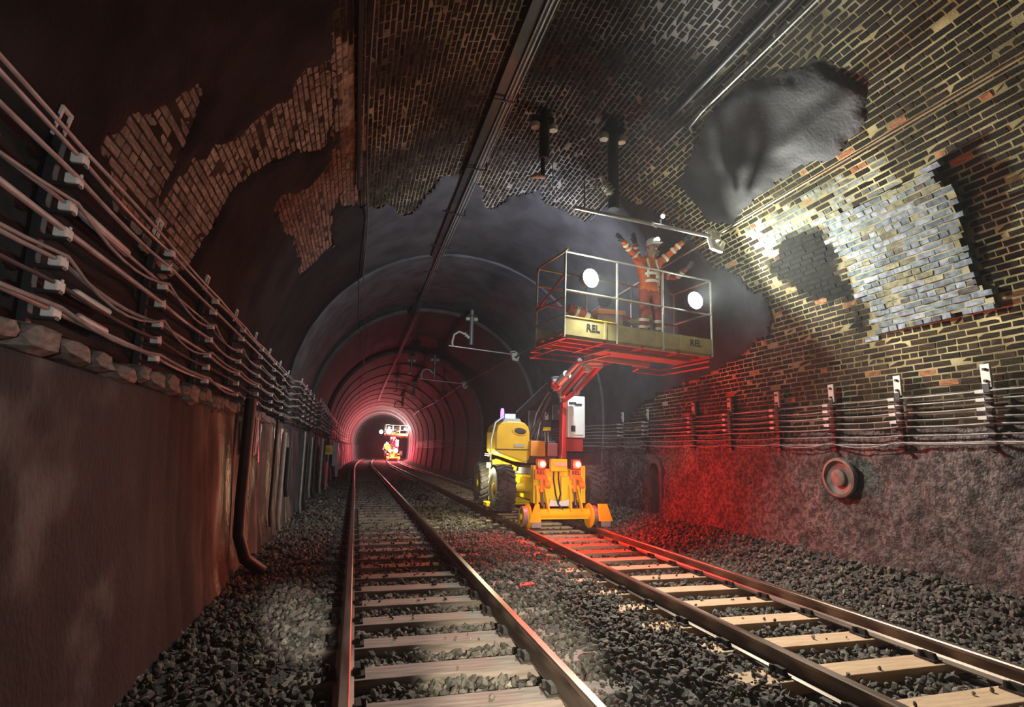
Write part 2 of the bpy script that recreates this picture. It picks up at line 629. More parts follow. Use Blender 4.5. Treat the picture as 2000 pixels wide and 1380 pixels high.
def brick_frames(B, offs):
    """centre and axes of bricks lying on the lining (x along bore, y round the vault, z into the bore)"""
    c = surf(B[:, 0], B[:, 1], offs)
    a = surf(B[:, 0] + 0.01, B[:, 1], offs) - c
    yv = a / np.linalg.norm(a, axis=1)[:, None]
    xv = np.tile(np.array([0, 1.0, 0]), (len(B), 1))
    ang = (RNG.random(len(B)) - 0.5) * 0.035
    zv = np.cross(xv, yv)
    x2 = xv * np.cos(ang)[:, None] + yv * np.sin(ang)[:, None]
    y2 = -xv * np.sin(ang)[:, None] + yv * np.cos(ang)[:, None]
    inward = np.stack([XC - c[:, 0], np.zeros(len(B)), 2.0 - c[:, 2]], 1)
    sgn = np.sign((zv * inward).sum(1))
    zv = zv * sgn[:, None]
    return c, x2, y2, zv


def bricks_to_mesh(name, c, x, y, z, B, depth, kind, cols, parent):
    T = np.array(TPL)[kind]
    P = c[:, None, :] + T[:, :, 0:1] * (B[:, 3])[:, None, None] * x[:, None, :] + T[:, :, 1:2] * (B[:, 2])[:, None, None] * y[:, None, :] + T[:, :, 2:3] * depth * z[:, None, :]
    n = len(B)
    Fb = (TPF[None] + (np.arange(n) * 12)[:, None, None]).reshape(-1, 4)
    return np_mesh(name, P.reshape(-1, 3), Fb, M_BRICK, parent=parent, col=np.repeat(cols, 12, 0))


def to_px(P):
    d = P - np.array([0, 0, CAM_H])
    zc = d @ np.array(fw)
    zc = np.where(zc < 0.2, 1e-3, zc)
    return 1000 + F_PX * (d @ np.array(rt)) / zc, 690 - F_PX * (d @ np.array(up)) / zc, d @ np.array(fw)


B = lay(-6.35, 7.5, 0.6, 13.3)
cov = render_cover(B[:, 0], B[:, 1])
wh = white_in(B[:, 0], B[:, 1])
keep = (cov < 0.10) & (wh < 0.02)
keep &= ~((B[:, 0] < -3.2) & (RNG.random(len(B)) < 0.06))
cx, cy, cz = to_px(surf(B[:, 0], B[:, 1], 0.0))
keep &= (cz > 0.3) & (cx > -250) & (cx < 2250) & (cy > -330)
B = B[keep]
offs = 0.0035 + (RNG.random(len(B)) - 0.5) * 0.006 + (fbm(B[:, 0] * 0.9, B[:, 1] * 0.9, 3) - 0.5) * 0.02
shade_holes = RNG.random(len(B)) < 0.012  # scattered bricks tinted dark to imitate shaded holes
cols = np.where(shade_holes[:, None], 0.25, 1.0) * brick_tint(B[:, 0], B[:, 1])
bc, bxv, byv, bzv = brick_frames(B, offs)
kinds = RNG.integers(0, 6, len(B))
px, py, pz = to_px(bc)
vis = (px > 5) & (px < 1995) & (py > 5) & (py < 1375) & (render_cover(B[:, 0], B[:, 1]) < -0.03)
toc = bc - np.array([0, 0, CAM_H])
toc = -toc / np.linalg.norm(toc, axis=1)[:, None]
area = B[:, 2] * B[:, 3] * np.abs((toc * bzv).sum(1)) / pz ** 2 * vis
inner = lay(4.25, 6.3, 4.1, 6.25)
iw = white_in(inner[:, 0], inner[:, 1])
inner = inner[iw > 0.0]
ic, ix, iy, iz = brick_frames(inner, np.interp(inner[:, 1], [4.2, 5.9], [0.109, 0.012]) + (RNG.random(len(inner)) - 0.5) * 0.012)
ir = RNG.random((len(inner), 3))
icol = np.array([0.38, 0.45, 0.51]) * (0.5 + 0.5 * ir[:, :1]) * (1 + 0.10 * (ir - 0.5))
icol = np.where((ir[:, 1:2] > 0.84), np.array([0.36, 0.35, 0.24]) * (0.6 + 0.5 * ir[:, :1]), icol)
icol = np.where((ir[:, 2:3] > 0.93), np.array([0.16, 0.15, 0.15]), icol)
big = np.argsort(-area)[:300]
sel = np.zeros(len(B), bool)
sel[big] = True
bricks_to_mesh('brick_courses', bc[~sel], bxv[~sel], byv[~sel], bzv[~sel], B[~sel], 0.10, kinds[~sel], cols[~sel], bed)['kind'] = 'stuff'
bricks_to_mesh('limewashed_courses', ic, ix, iy, iz, inner, 0.11, RNG.integers(0, 6, len(inner)), icol, bed)['kind'] = 'stuff'
tpl_me = []
for k in range(6):
    me = bpy.data.meshes.new('brick')
    me.from_pydata(TPL[k].tolist(), [], TPF.tolist())
    me.materials.append(M_BRICK_O)
    tpl_me.append(me)
for i in big:
    o = bpy.data.objects.new('brick', tpl_me[kinds[i]])
    COL.objects.link(o)
    o.parent = bed
    x, y, z, c = bxv[i] * B[i, 3], byv[i] * B[i, 2], bzv[i] * 0.10, bc[i]
    o.matrix_local = Matrix(((x[0], y[0], z[0], c[0]), (x[1], y[1], z[1], c[1]), (x[2], y[2], z[2], c[2]), (0, 0, 0, 1)))
    o.color = (*cols[i], 1)

# --- cement render laid over the brickwork; bare rough rendering on the lower walls
us = np.arange(-9.9, 9.901, 0.05)
ys = np.arange(Y_NEAR, Y_S1 + 0.001, 0.05)
UU, YY = np.meshgrid(us, ys, indexing='ij')
cv = render_cover(UU, YY)
h = np.clip(cv / 0.12, -0.5, 1) * 0.045 + 0.006
h += (fbm(UU * 2.5, YY * 2.5, 12) - 0.5) * 0.03 * (h > 0)
rough = np.clip((UU - 7.45) / 0.25, 0, 1)
h += rough * ((fbm(UU * 2.2, YY * 2.2, 61, 3) - 0.5) * 0.10 + (vnoise(UU * 9, YY * 9, 65) - 0.5) * 0.045 + (vnoise(UU * 18, YY * 18, 66) - 0.5) * 0.03)
lowl = np.clip((-7.30 - UU) / 0.05, 0, 1)
drip = fbm(YY * 3.2, UU * 0.35, 71, 4)
rib = np.abs(vnoise(YY * 4.5, UU * 0.5, 73) - 0.5) * 2
h += lowl * (0.13 + ((drip - 0.5) * 0.16 - 0.06 * (1 - rib) ** 3) * np.clip((YY - 4.5) / 3.0, 0.05, 1))
fold = np.clip((sdist(UU, YY, P_SMOOTH)) / 0.3, 0, 1) * (vnoise(UU * 3 + YY * 2.2, UU * 0.8 - YY * 0.8, 91) - 0.5) * 0.05
h += fold
V = surf(UU, YY, h).reshape(-1, 3)
Fq = grid_faces(len(us), len(ys))
ok = (cv > -0.03)
ok &= ~((UU > NICHE[0]) & (UU < NICHE[1]) & (YY > NICHE[2]) & (YY < NICHE[3]))
Fq = Fq[ok.reshape(-1)[Fq].all(1)]
n1 = fbm(UU * 0.9, YY * 0.9, 52)[..., None]
n2 = fbm(UU * 3.0, YY * 3.0, 57)[..., None]
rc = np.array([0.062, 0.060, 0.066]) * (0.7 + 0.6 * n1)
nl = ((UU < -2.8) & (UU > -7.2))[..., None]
rc = np.where(nl, np.array([0.014, 0.012, 0.012]) * (0.4 + 1.2 * n1), rc)  # soot tone, with the unlit dark of this side put into the colour
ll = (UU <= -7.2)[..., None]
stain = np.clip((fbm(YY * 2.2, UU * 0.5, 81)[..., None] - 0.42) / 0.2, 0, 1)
near_shade = np.clip((YY - 6.0) / 1.2, 0.08, 1)[..., None]  # near stretch darkened in colour, standing in for shade from the red lamps
rc = np.where(ll, near_shade * (np.array([0.13, 0.09, 0.075]) * (1 - stain) + stain * np.array([0.34, 0.24, 0.20])) * (0.5 + 0.9 * n2), rc)
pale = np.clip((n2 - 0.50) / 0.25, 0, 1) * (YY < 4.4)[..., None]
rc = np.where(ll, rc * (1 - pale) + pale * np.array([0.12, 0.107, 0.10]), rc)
lr = (UU > 7.3)[..., None]
rc = np.where(lr, np.array([0.165, 0.14, 0.13]) * (0.3 + 1.4 * n2), rc)
sm_ = np.clip(sdist(UU, YY, P_SMOOTH) / 0.2 + 0.5, 0, 1)[..., None]
rc = rc * (1 - sm_) + sm_ * np.array([0.066, 0.063, 0.066]) * (0.7 + 0.6 * n1)
keep_idx = np.unique(Fq)
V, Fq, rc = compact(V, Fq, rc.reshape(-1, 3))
uface = UU.reshape(-1)[keep_idx][Fq].mean(1)
M_WET = mat('wet_lower_wall', source='attr', color2=(0.4, 0.36, 0.34), scale=3.0, rough=0.85, wet=0.22, spec=0.5, bump=0.7, bscale=30, bdist=0.015, stretch=(1, 1, 0.6))
wetv = (np.clip((YY - 6.6) / 0.8, 0, 1) * np.clip((fbm(YY * 1.6, UU * 0.4, 83) - 0.42) / 0.12, 0, 1)).reshape(-1)[keep_idx]
M_GRIT = mat('gritty_render', source='attr', color2=(0.28, 0.26, 0.25), scale=16, rough=0.8, bump=1.0, bscale=34, bdist=0.03, contrast=(0.42, 0.60))
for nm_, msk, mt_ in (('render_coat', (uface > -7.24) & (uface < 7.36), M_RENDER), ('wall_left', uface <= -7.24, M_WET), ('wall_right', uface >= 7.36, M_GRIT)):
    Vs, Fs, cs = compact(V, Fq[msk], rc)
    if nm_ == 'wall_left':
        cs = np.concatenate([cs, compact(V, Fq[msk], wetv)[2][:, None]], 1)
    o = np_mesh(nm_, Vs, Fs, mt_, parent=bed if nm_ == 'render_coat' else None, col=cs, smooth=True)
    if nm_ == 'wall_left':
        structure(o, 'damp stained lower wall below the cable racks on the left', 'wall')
    if nm_ == 'wall_right':
        structure(o, 'rough gritty lower wall below the cable brackets on the right', 'wall')

# arched refuge niche set into the right wall
nm = MB()
zt, zb = ZC - (NICHE[0] - U_SPRING), ZC - (NICHE[1] - U_SPRING)
yc, hw = (NICHE[2] + NICHE[3]) / 2, (NICHE[3] - NICHE[2]) / 2
ol = [(yc - hw, zb), (yc + hw, zb)] + [(yc + hw * math.cos(t), zt - hw + hw * math.sin(t)) for t in np.linspace(0, PI, 9)]
fx = wall_x(1.0, 1, 0.10)
outer = [(yc - hw - .12, zb - .02), (yc + hw + .12, zb - .02), (yc + hw + .12, zt + .14), (yc - hw - .12, zt + .14)]
n = len(ol)
vs = [(fx, y, z) for y, z in ol] + [(fx + 0.55, y, z) for y, z in ol]
fs = [(i, (i + 1) % n, (i + 1) % n + n, i + n) for i in range(n)] + [tuple(range(n, 2 * n))]
nm.add(vs, fs)
ring = [(fx - 0.02, yc + (hw + .13) * math.cos(t), zt - hw + (hw + .13) * math.sin(t)) for t in np.linspace(0, PI, 9)]
arcv = [(fx - 0.02, yc + hw * math.cos(t), zt - hw + hw * math.sin(t)) for t in np.linspace(0, PI, 9)]
vs = arcv + ring + [(x + 0.16, y, z) for x, y, z in ring]
fs = [(i, i + 1, i + 10, i + 9) for i in range(8)] + [(i + 9, i + 10, i + 19, i + 18) for i in range(8)]
nm.add(vs, fs)
nm.box((fx + 0.06, yc - hw - 0.065, (zb + zt - hw) / 2), (0.16, 0.13, zt - hw - zb))
nm.box((fx + 0.06, yc + hw + 0.065, (zb + zt - hw) / 2), (0.16, 0.13, zt - hw - zb))
nm.build('refuge_niche', mat('niche_render', (0.05, 0.05, 0.055), 0.7, color2=(0.09, 0.085, 0.08), scale=5), bed)

# --- bore beyond the near brickwork: thicker rendered length, then stepped brick rings
steps = [(Y_S1 - 0.02, -0.02), (Y_S1, 0.11), (15.0, 0.12), (20.3, 0.12), (20.32, 0.24), (21.2, 0.24), (21.25, 0.22), (29.0, 0.24), (29.02, 0.38), (29.8, 0.38), (29.85, 0.36)]
y = 33.0
while y < 150:
    steps += [(y, 0.36), (y + 0.02, 0.395), (y + 0.5, 0.395), (y + 0.75, 0.36)]
    y += 4.7
steps.append((150, 0.36))
fine = []
for (a, oa), (b_, ob) in zip(steps[:-1], steps[1:]):
    k = max(1, int((b_ - a) / 0.6))
    for q in range(k):
        t = q / k
        fine.append((a + (b_ - a) * t, oa + (ob - oa) * t))
fine.append(steps[-1])
ysf = np.array([q[0] for q in fine])
ofs = np.array([q[1] for q in fine])
usf = np.arange(-9.9, 9.901, 0.15)
UU, YY = np.meshgrid(usf, ysf, indexing='ij')
OO = np.broadcast_to(ofs[None, :], UU.shape) + (fbm(UU * 0.8, YY * 0.6, 14) - 0.5) * 0.05
dr = np.clip((-7.25 - UU) / 0.1, 0, 1) * (0.10 + (fbm(YY * 2.0, UU * 0.3, 72) - 0.5) * 0.25)
V = bend(surf(UU, YY, OO + dr).reshape(-1, 3))
n1 = fbm(UU * 0.8, YY * 0.8, 19).reshape(-1, 1)
fc = np.where((YY.reshape(-1, 1) < 20.31), np.array([0.090, 0.092, 0.105]), np.array([0.065, 0.052, 0.056])) * (0.65 + 0.7 * n1)
far = np_mesh('wall_far', V, grid_faces(len(usf), len(ysf)), M_STEP, col=fc, smooth=False)
structure(far, 'stepped lining rings of the tunnel receding beyond the machine', 'tunnel lining')
# far brick courses, fine relief only
nt = M_STEP.node_tree

# --- corbel of rubble stones under the left cable racks
M_STONE = mat('corbel_stone', (0.10, 0.085, 0.075), 0.8, color2=(0.26, 0.22, 0.19), scale=5, bump=0.6, bscale=30)
tm = []
for k in range(4):
    bm = bmesh.new()
    bmesh.ops.create_icosphere(bm, subdivisions=2, radius=0.55)
    for v in bm.verts:
        v.co = Vector((max(-.42, min(.42, v.co.x)), max(-.44, min(.44, v.co.y)), max(-.4, min(.4, v.co.z)))) * (1 + (random.random() - .5) * 0.16)
    me = bpy.data.meshes.new('corbel_stone')
    bm.to_mesh(me)
    bm.free()
    me.materials.append(M_STONE)
    tm.append(me)
y = 1.6
k = 0
while y < 11.5:
    l = 0.16 + 0.28 * random.random()
    o = bpy.data.objects.new('corbel_stone', tm[k % 4])
    COL.objects.link(o)
    o.parent = bed
    hgt = 0.12 + 0.10 * random.random()
    o.location = (wall_x(2.02, -1) + 0.10, y + l / 2, 2.0 + (random.random() - .5) * 0.05)
    o.scale = (0.32, l * 1.08, hgt * 1.1)
    o.rotation_euler = ((random.random() - .5) * 0.2, 0, (random.random() - .5) * 0.1)
    y += l
    k += 1

# ================================================================== ground, tracks
RX = [0.027, 0.027 + 1.505, 3.366, 3.366 + 1.505]
TC = [(RX[0] + RX[1]) / 2, (RX[2] + RX[3]) / 2]


def ground_h(x, y):
    g = -0.235 + 0.0 * x
    g = g + 0.085 * np.clip((x - 1.66) / 0.2, 0, 1) * np.clip((3.24 - x) / 0.2, 0, 1)
    g = g + 0.10 * np.clip((-0.12 - x) / 0.25, 0, 1) + 0.07 * np.clip((x - 5.0) / 0.25, 0, 1)
    g = g + np.clip((x - 5.55) / 0.9, 0, 1) ** 1.3 * 0.30
    g = g - np.clip((-0.55 - x) / 0.8, 0, 1) * 0.02
    return g + (fbm(x * 2.2, y * 2.2, 101, 3) - 0.5) * 0.06


gx = np.arange(-1.95, 7.0, 0.09)
gy = np.concatenate([np.arange(-6, 20, 0.10), np.arange(20, 150.1, 0.8)])
GX, GY = np.meshgrid(gx, gy, indexing='ij')
GZ = ground_h(GX, GY) - 0.012
GV = bend(np.stack([GX, GY, GZ], -1).reshape(-1, 3))
M_GROUND = mat('ballast_bed', (0.05, 0.042, 0.036), 0.85, color2=(0.12, 0.10, 0.085), scale=30, bump=1.0, bscale=55, bdist=0.02)
fl = np_mesh('floor', GV, grid_faces(len(gx), len(gy)), M_GROUND, smooth=True)
structure(fl, 'dark stone ballast bed of the tunnel floor', 'ballast floor')

# loose ballast stones
M_BALLAST = mat('ballast_stone', source='attr', color2=(0.6, 0.58, 0.55), scale=25, rough=0.75, bump=0.3, bscale=60)
# a jittered icosahedron (20 faces) is enough for a stone
t_ = (1 + 5 ** 0.5) / 2
ICO = np.array([(-1, t_, 0), (1, t_, 0), (-1, -t_, 0), (1, -t_, 0), (0, -1, t_), (0, 1, t_), (0, -1, -t_), (0, 1, -t_), (t_, 0, -1), (t_, 0, 1), (-t_, 0, -1), (-t_, 0, 1)]) / math.hypot(1, t_)
ICOF = np.array([(0, 11, 5), (0, 5, 1), (0, 1, 7), (0, 7, 10), (0, 10, 11), (1, 5, 9), (5, 11, 4), (11, 10, 2), (10, 7, 6), (7, 1, 8), (3, 9, 4), (3, 4, 2), (3, 2, 6), (3, 6, 8), (3, 8, 9), (4, 9, 5), (2, 4, 11), (6, 2, 10), (8, 6, 7), (9, 8, 1)])

SL_PITCH = 0.656
SLEEPER_Y = [[4.54 + 0.125 - SL_PITCH * 3 + k * SL_PITCH for k in range(66)], [3.13 + 0.125 - SL_PITCH * 2 + k * SL_PITCH for k in range(66)]]


def scatter(n, x0, x1, y0, y1, smin, smax, power=1.0):
    x = x0 + (x1 - x0) * RNG.random(n)
    y = y0 + (y1 - y0) * RNG.random(n) ** power
    s = smin + (smax - smin) * RNG.random(n) ** 1.6
    return x, y, s


parts = [scatter(15000, -1.75, 6.9, 2.2, 7.0, 0.016, 0.042), scatter(13000, -1.6, 6.8, 7.0, 13.5, 0.02, 0.046), scatter(9000, -1.5, 6.7, 13.5, 30, 0.03, 0.06)]
X = np.concatenate([q[0] for q in parts])
Y = np.concatenate([q[1] for q in parts])
S = np.concatenate([q[2] for q in parts])
okk = np.ones(len(X), bool)
for r in RX:
    okk &= np.abs(X - r) > 0.085
ons = np.zeros(len(X), bool)
for tcx, sy, ph in zip(TC, SLEEPER_Y, (0, 1)):
    near = np.abs(X - tcx) < 1.30
    dy = np.abs((Y - sy[0] + SL_PITCH / 2) % SL_PITCH - SL_PITCH / 2)
    on = near & (dy < 0.135 + S * 0.6) & (Y < 46)
    # sleeper ends outside the rails lie mostly under stone
    endz = np.abs(X - tcx) > 0.86
    thin = RNG.random(len(X)) < np.where(endz, 0.8, 0.03)
    if ph == 0:
        # crumbs cover the middle distance of the left track
        thin |= RNG.random(len(X)) < np.clip((Y - 7.2) / 3.0, 0, 0.8) * 0.6
    okk &= ~on | thin
    ons |= on & thin
X, Y, S, ons = X[okk], Y[okk], S[okk], ons[okk]
S = np.where(ons, S * 0.6, S)
n = len(X)
Z = ground_h(X, Y) + S * 0.25 + RNG.random(n) * 0.012
Z = np.where(ons, np.maximum(-0.155 + S * 0.4, Z), Z)
# random rotations
q = RNG.normal(size=(n, 4))
q /= np.linalg.norm(q, axis=1)[:, None]
w_, x_, y_, z_ = q.T
Rm = np.stack([1 - 2 * (y_ ** 2 + z_ ** 2), 2 * (x_ * y_ - z_ * w_), 2 * (x_ * z_ + y_ * w_), 2 * (x_ * y_ + z_ * w_), 1 - 2 * (x_ ** 2 + z_ ** 2), 2 * (y_ * z_ - x_ * w_), 2 * (x_ * z_ - y_ * w_), 2 * (y_ * z_ + x_ * w_), 1 - 2 * (x_ ** 2 + y_ ** 2)], -1).reshape(n, 3, 3)
jit = 1 + (RNG.random((n, 12, 1)) - 0.5) * 0.5
asp = np.stack([1 + 0.5 * RNG.random(n), 0.8 + 0.3 * RNG.random(n), 0.55 + 0.3 * RNG.random(n)], -1)
P = ICO[None] * jit * asp[:, None, :] * S[:, None, None]
P = np.einsum('nij,nkj->nki', Rm, P) + np.stack([X, Y, Z], -1)[:, None, :]
tone = (0.10 + 0.17 * RNG.random(n) ** 2)[:, None] * np.array([1.0, 0.88, 0.74])
tone = np.where((RNG.random(n) > 0.97)[:, None], tone * 1.9, tone)
bs = np_mesh('ballast_stones', P.reshape(-1, 3), (ICOF[None] + (np.arange(n) * 12)[:, None, None]).reshape(-1, 3), M_BALLAST, col=np.repeat(tone, 12, 0))
tag(bs, 'loose grey ballast stones strewn between and beside the rails', 'ballast', kind='stuff')

# rails and sleepers
M_RAIL = mat('worn_rail_steel', (0.20, 0.15, 0.12), 0.32, 0.85, color2=(0.35, 0.27, 0.22), scale=12, rough2=0.45, stretch=(1, 0.08, 1))
M_SLEEP = [mat('grey_timber', (0.17, 0.13, 0.11), 0.75, color2=(0.33, 0.26, 0.22), scale=9, bump=0.4, bscale=30, stretch=(0.3, 3, 3)),
           mat('pale_timber', (0.50, 0.33, 0.20), 0.75, color2=(0.66, 0.46, 0.29), scale=9, bump=0.4, bscale=30, stretch=(0.3, 3, 3))]
M_IRON = mat('dark_iron', (0.03, 0.026, 0.024), 0.6, 0.4, color2=(0.06, 0.045, 0.04), scale=30)
RP = [(-.070, -.158), (.070, -.158), (.070, -.148), (.022, -.132), (.010, -.115), (.010, -.048), (.034, -.036), (.036, -.010), (.028, 0), (-.028, 0), (-.036, -.010), (-.034, -.036), (-.010, -.048), (-.010, -.115), (-.022, -.132), (-.070, -.148)]
ry = np.concatenate([np.arange(-3, 40, 1.5), np.arange(40, 150, 3.0)])
TRK = [('railway track with grey sleepers running straight ahead of the viewer', 'left'), ('railway track with pale sleepers carrying the yellow machine', 'right')]
for t in range(2):
    T = thing('railway_track', TRK[t][0], 'railway track', (TC[t], 0, -0.16))
    for r in RX[2 * t:2 * t + 2]:
        vs = np.array([[(r + a, y, z) for a, z in RP] for y in ry])
        vs = bend(vs.reshape(-1, 3)) - np.array([TC[t], 0, -0.16])
        k = len(RP)
        i = np.arange(len(ry) - 1)[:, None] * k + np.arange(k)[None]
        j = np.arange(len(ry) - 1)[:, None] * k + (np.arange(k)[None] + 1) % k
        fs = np.stack([i, j, j + k, i + k], -1).reshape(-1, 4)
        np_mesh('rail', vs, fs, M_RAIL, parent=T)
    sm = MB().box((0, 0, -0.066), (2.6, 0.25, 0.13))
    s0 = None
    cb = MB()
    cb.box((0, 0, 0.008), (0.30, 0.17, 0.016))
    for sx in (-1, 1):
        cb.box((sx * 0.095, 0, 0.035), (0.05, 0.15, 0.05), taper=0.7)
        cb.tube([(sx * 0.13, 0.045, 0.0), (sx * 0.13, 0.045, 0.065)], 0.018, 6)
    chair_me = None
    for k, y in enumerate(SLEEPER_Y[t]):
        if y > 46:
            break
        if s0 is None:
            o = sm.build('sleeper', M_SLEEP[t], T, bevel=0.008)
            s0 = o
        else:
            o = s0.copy()
            COL.objects.link(o)
        o.location = (RNG.normal() * 0.02, y + RNG.normal() * 0.012, 0.0 + RNG.normal() * 0.002)
        o.rotation_euler = (0, 0, RNG.normal() * 0.008)
        if y < 16:
            for sx in (-1, 1):
                if chair_me is None:
                    ch = cb.build('rail_chair', M_IRON, o)
                    chair_me = ch.data
                else:
                    ch = bpy.data.objects.new('rail_chair', chair_me)
                    COL.objects.link(ch)
                    ch.parent = o
                ch.location = (sx * 0.7525 - o.location.x, 0, 0.0)

# small things on the ground
lm = MB().lathe([(0.02, -0.02), (0.14, 0.0), (0.18, 0.10), (0.15, 0.20), (0.05, 0.25)], 9, Matrix.Translation((2.19, 18.5, -0.16)))
tag(lm.build('rubble_lump', M_IRON, origin=(2.19, 18.5, -0.16), smooth=40), 'dark rounded lump on the ballast beside the far left track', 'rubble')
M_CORR = mat('black_plastic_pipe', (0.05, 0.045, 0.045), 0.5, color2=(0.09, 0.08, 0.08), scale=20)
for (a, b_, lab) in (((6.20, 5.45, -0.02), (6.02, 4.78, -0.10), 'short corrugated black pipe lying in rubble under the right wall'), ((6.08, 4.1, -0.07), (5.86, 3.4, -0.11), 'corrugated black pipe at the right edge of the ballast, nearest the viewer')):
    a, b_ = Vector(a), Vector(b_)
    k = 34
    pts = [a.lerp(b_, i / k) for i in range(k + 1)]
    tag(MB().tube(pts, [0.062 if i % 2 else 0.052 for i in range(k + 1)], 10).build('corrugated_pipe', M_CORR, origin=a.lerp(b_, 0.5)), lab, 'pipe')
bt = MB()
for (x, y, w, d) in ((2.05, 6.9, 0.22, 0.10),):
    bt.add([(x, y, -.14), (x + w, y + .03, -.13), (x + w * .9, y + d, -.125), (x + .05, y + d * 1.1, -.13), (x, y, -.125), (x + w, y + .03, -.115), (x + w * .9, y + d, -.11), (x + .05, y + d * 1.1, -.115)], [(3, 2, 1, 0), (4, 5, 6, 7), (0, 1, 5, 4), (1, 2, 6, 5), (2, 3, 7, 6), (3, 0, 4, 7)])
tag(bt.build('plastic_scrap', mat('red_plastic', (0.6, 0.06, 0.04), 0.5), origin=(2.05, 6.9, -.13)), 'flat red scrap of plastic on the ballast between the tracks', 'litter')

# ================================================================== cables and brackets
M_CABLE = mat('grey_cable', (0.30, 0.28, 0.27), 0.42, color2=(0.46, 0.43, 0.41), scale=8)
M_CABLE_D = mat('dark_cable', (0.055, 0.05, 0.05), 0.5, color2=(0.10, 0.09, 0.09), scale=8)
M_CLAMP = mat('pale_cable_cleat', (0.74, 0.71, 0.67), 0.6, color2=(0.84, 0.81, 0.77), scale=20)
M_STEEL = mat('galvanised_steel', (0.30, 0.30, 0.30), 0.45, 0.7, color2=(0.42, 0.42, 0.41), scale=14)
M_BLACK = mat('black_paint', (0.018, 0.018, 0.02), 0.5, color2=(0.03, 0.03, 0.032), scale=10)

ORD = ['nearest', 'second', 'third', 'fourth', 'fifth', 'sixth', 'seventh', 'eighth', 'ninth', 'tenth', 'eleventh', 'twelfth', 'thirteenth', 'fourteenth', 'fifteenth', 'sixteenth', 'seventeenth', 'eighteenth', 'nineteenth', 'twentieth']
LZ = [2.17, 2.31, 2.44, 2.60, 2.745, 2.90, 3.02]
LY = [3.31 + 1.53 * k for k in range(19)]


def lx(z, off=0.16):
    return wall_x(z, -1, off)


# racks on the left wall: a post against the wall, an arm for each level, a pale cleat on each arm
rack0 = None
for k, y in enumerate(LY):
    far_k = y > 24
    base = Vector((wall_x(2.1, -1), y, 2.05))
    extra = 0.0 if y < Y_S1 else (0.17 if y < 20.3 else 0.30)
    if k == 0 or far_k != (LY[k - 1] > 24) or rack0 is None:
        R_ = thing('cable_rack', 'x', 'cable rack', base, 'steel cable racks along the left wall')
        pm = MB()
        for i in range(6):
            z0, z1 = 2.05 + i * 0.18, 2.05 + (i + 1) * 0.18
            pm.beam(Vector((wall_x(z0, -1, 0.075), y, z0)) - base, Vector((wall_x(z1, -1, 0.075), y, z1 + 0.004)) - base, 0.05, 0.045, (1, 0, 0))
        pm.build('post', M_BLACK, R_)
        for z in LZ:
            am = MB().beam(Vector((wall_x(z, -1, 0.02), y, z - 0.03)) - base, Vector((lx(z, 0.22), y, z - 0.03)) - base, 0.045, 0.02)
            a = am.build('arm', M_BLACK, R_)
            cm = MB().box(Vector((lx(z, 0.19), y, z)) - base, (0.06, 0.085, 0.055))
            cm.box(Vector((lx(z, 0.22), y, z + 0.03)) - base, (0.012, 0.02, 0.02))
            cm.build('cleat', M_CLAMP, a, bevel=0.006)
        if y > 2.5:
            tm_ = MB()
            zz = 3.13
            b2 = Vector((wall_x(zz, -1, 0.05), y, zz)) - base
            tm_.beam(b2 + Vector((0, -0.045, 0)), b2 + Vector((0.03, -0.045, 0.16)), 0.02, 0.02)
            tm_.beam(b2 + Vector((0, 0.045, 0)), b2 + Vector((0.03, 0.045, 0.16)), 0.02, 0.02)
            tm_.beam(b2 + Vector((0.03, -0.055, 0.16)), b2 + Vector((0.03, 0.055, 0.16)), 0.02, 0.02)
            tm_.build('hook_loop', M_CLAMP, R_)
        rack0 = R_
    else:
        R_ = copy_tree(rack0)
        R_.location = base
    R_.location.x += extra
    R_['label'] = '%s black cable rack with pale cleats along the left wall, counted from the viewer' % ORD[k]


def cable(name, pts, r, m, label, cat='cable', group=None, n=6):
    P = bend(np.array(pts))
    o0 = tuple(P[0])
    return tag(MB().tube([Vector(p) for p in P], r, n).build(name, m, origin=o0, smooth=60), label, cat, group)


def strung(z, x_of, y0, y1, racks, sag, seed, amp=0.0):
    """cable hung from rack to rack with a little slack in each span"""
    rr = random.Random(seed)
    pts = []
    ks = [y0] + [q for q in racks if y0 < q < y1] + [y1]
    for a, b_ in zip(ks[:-1], ks[1:]):
        s = sag * (0.3 + 1.4 * rr.random())
        sd = (rr.random() - 0.3) * 0.05
        m = 7
        for i in range(m):
            t = i / m
            q = 4 * t * (1 - t)
            y = a + (b_ - a) * t
            ex = 0.0 if y < Y_S1 - 0.4 else (0.17 if y < 20.0 else 0.32)
            pts.append((x_of(z) + ex + sd * q, y, z - s * q + amp * math.sin(y * 0.9 + seed)))
    pts.append((x_of(z) + 0.34, y1, z))
    return pts


lefts = [(2.185, 0.19, 0.016, 0.01, M_CABLE), (2.20, 0.23, 0.012, 0.05, M_CABLE), (2.325, 0.20, 0.011, 0.03, M_CABLE_D), (2.455, 0.19, 0.014, 0.05, M_CABLE), (2.475, 0.23, 0.010, 0.10, M_CABLE),
         (2.615, 0.20, 0.016, 0.03, M_CABLE), (2.76, 0.19, 0.011, 0.04, M_CABLE), (2.775, 0.23, 0.010, 0.09, M_CABLE), (2.915, 0.21, 0.013, 0.02, M_CABLE), (3.035, 0.19, 0.013, 0.012, M_CABLE), (3.055, 0.225, 0.011, 0.015, M_CABLE)]
LEV = ['on the lowest arms', 'slack beside it on the lowest arms', 'on the second arms from below', 'on the third arms from below', 'hanging slack below the third arms', 'on the middle arms', 'on the fifth arms from below', 'hanging slack below the fifth arms', 'on the sixth arms from below', 'on the top arms against the wall', 'on the top arms at their tips']
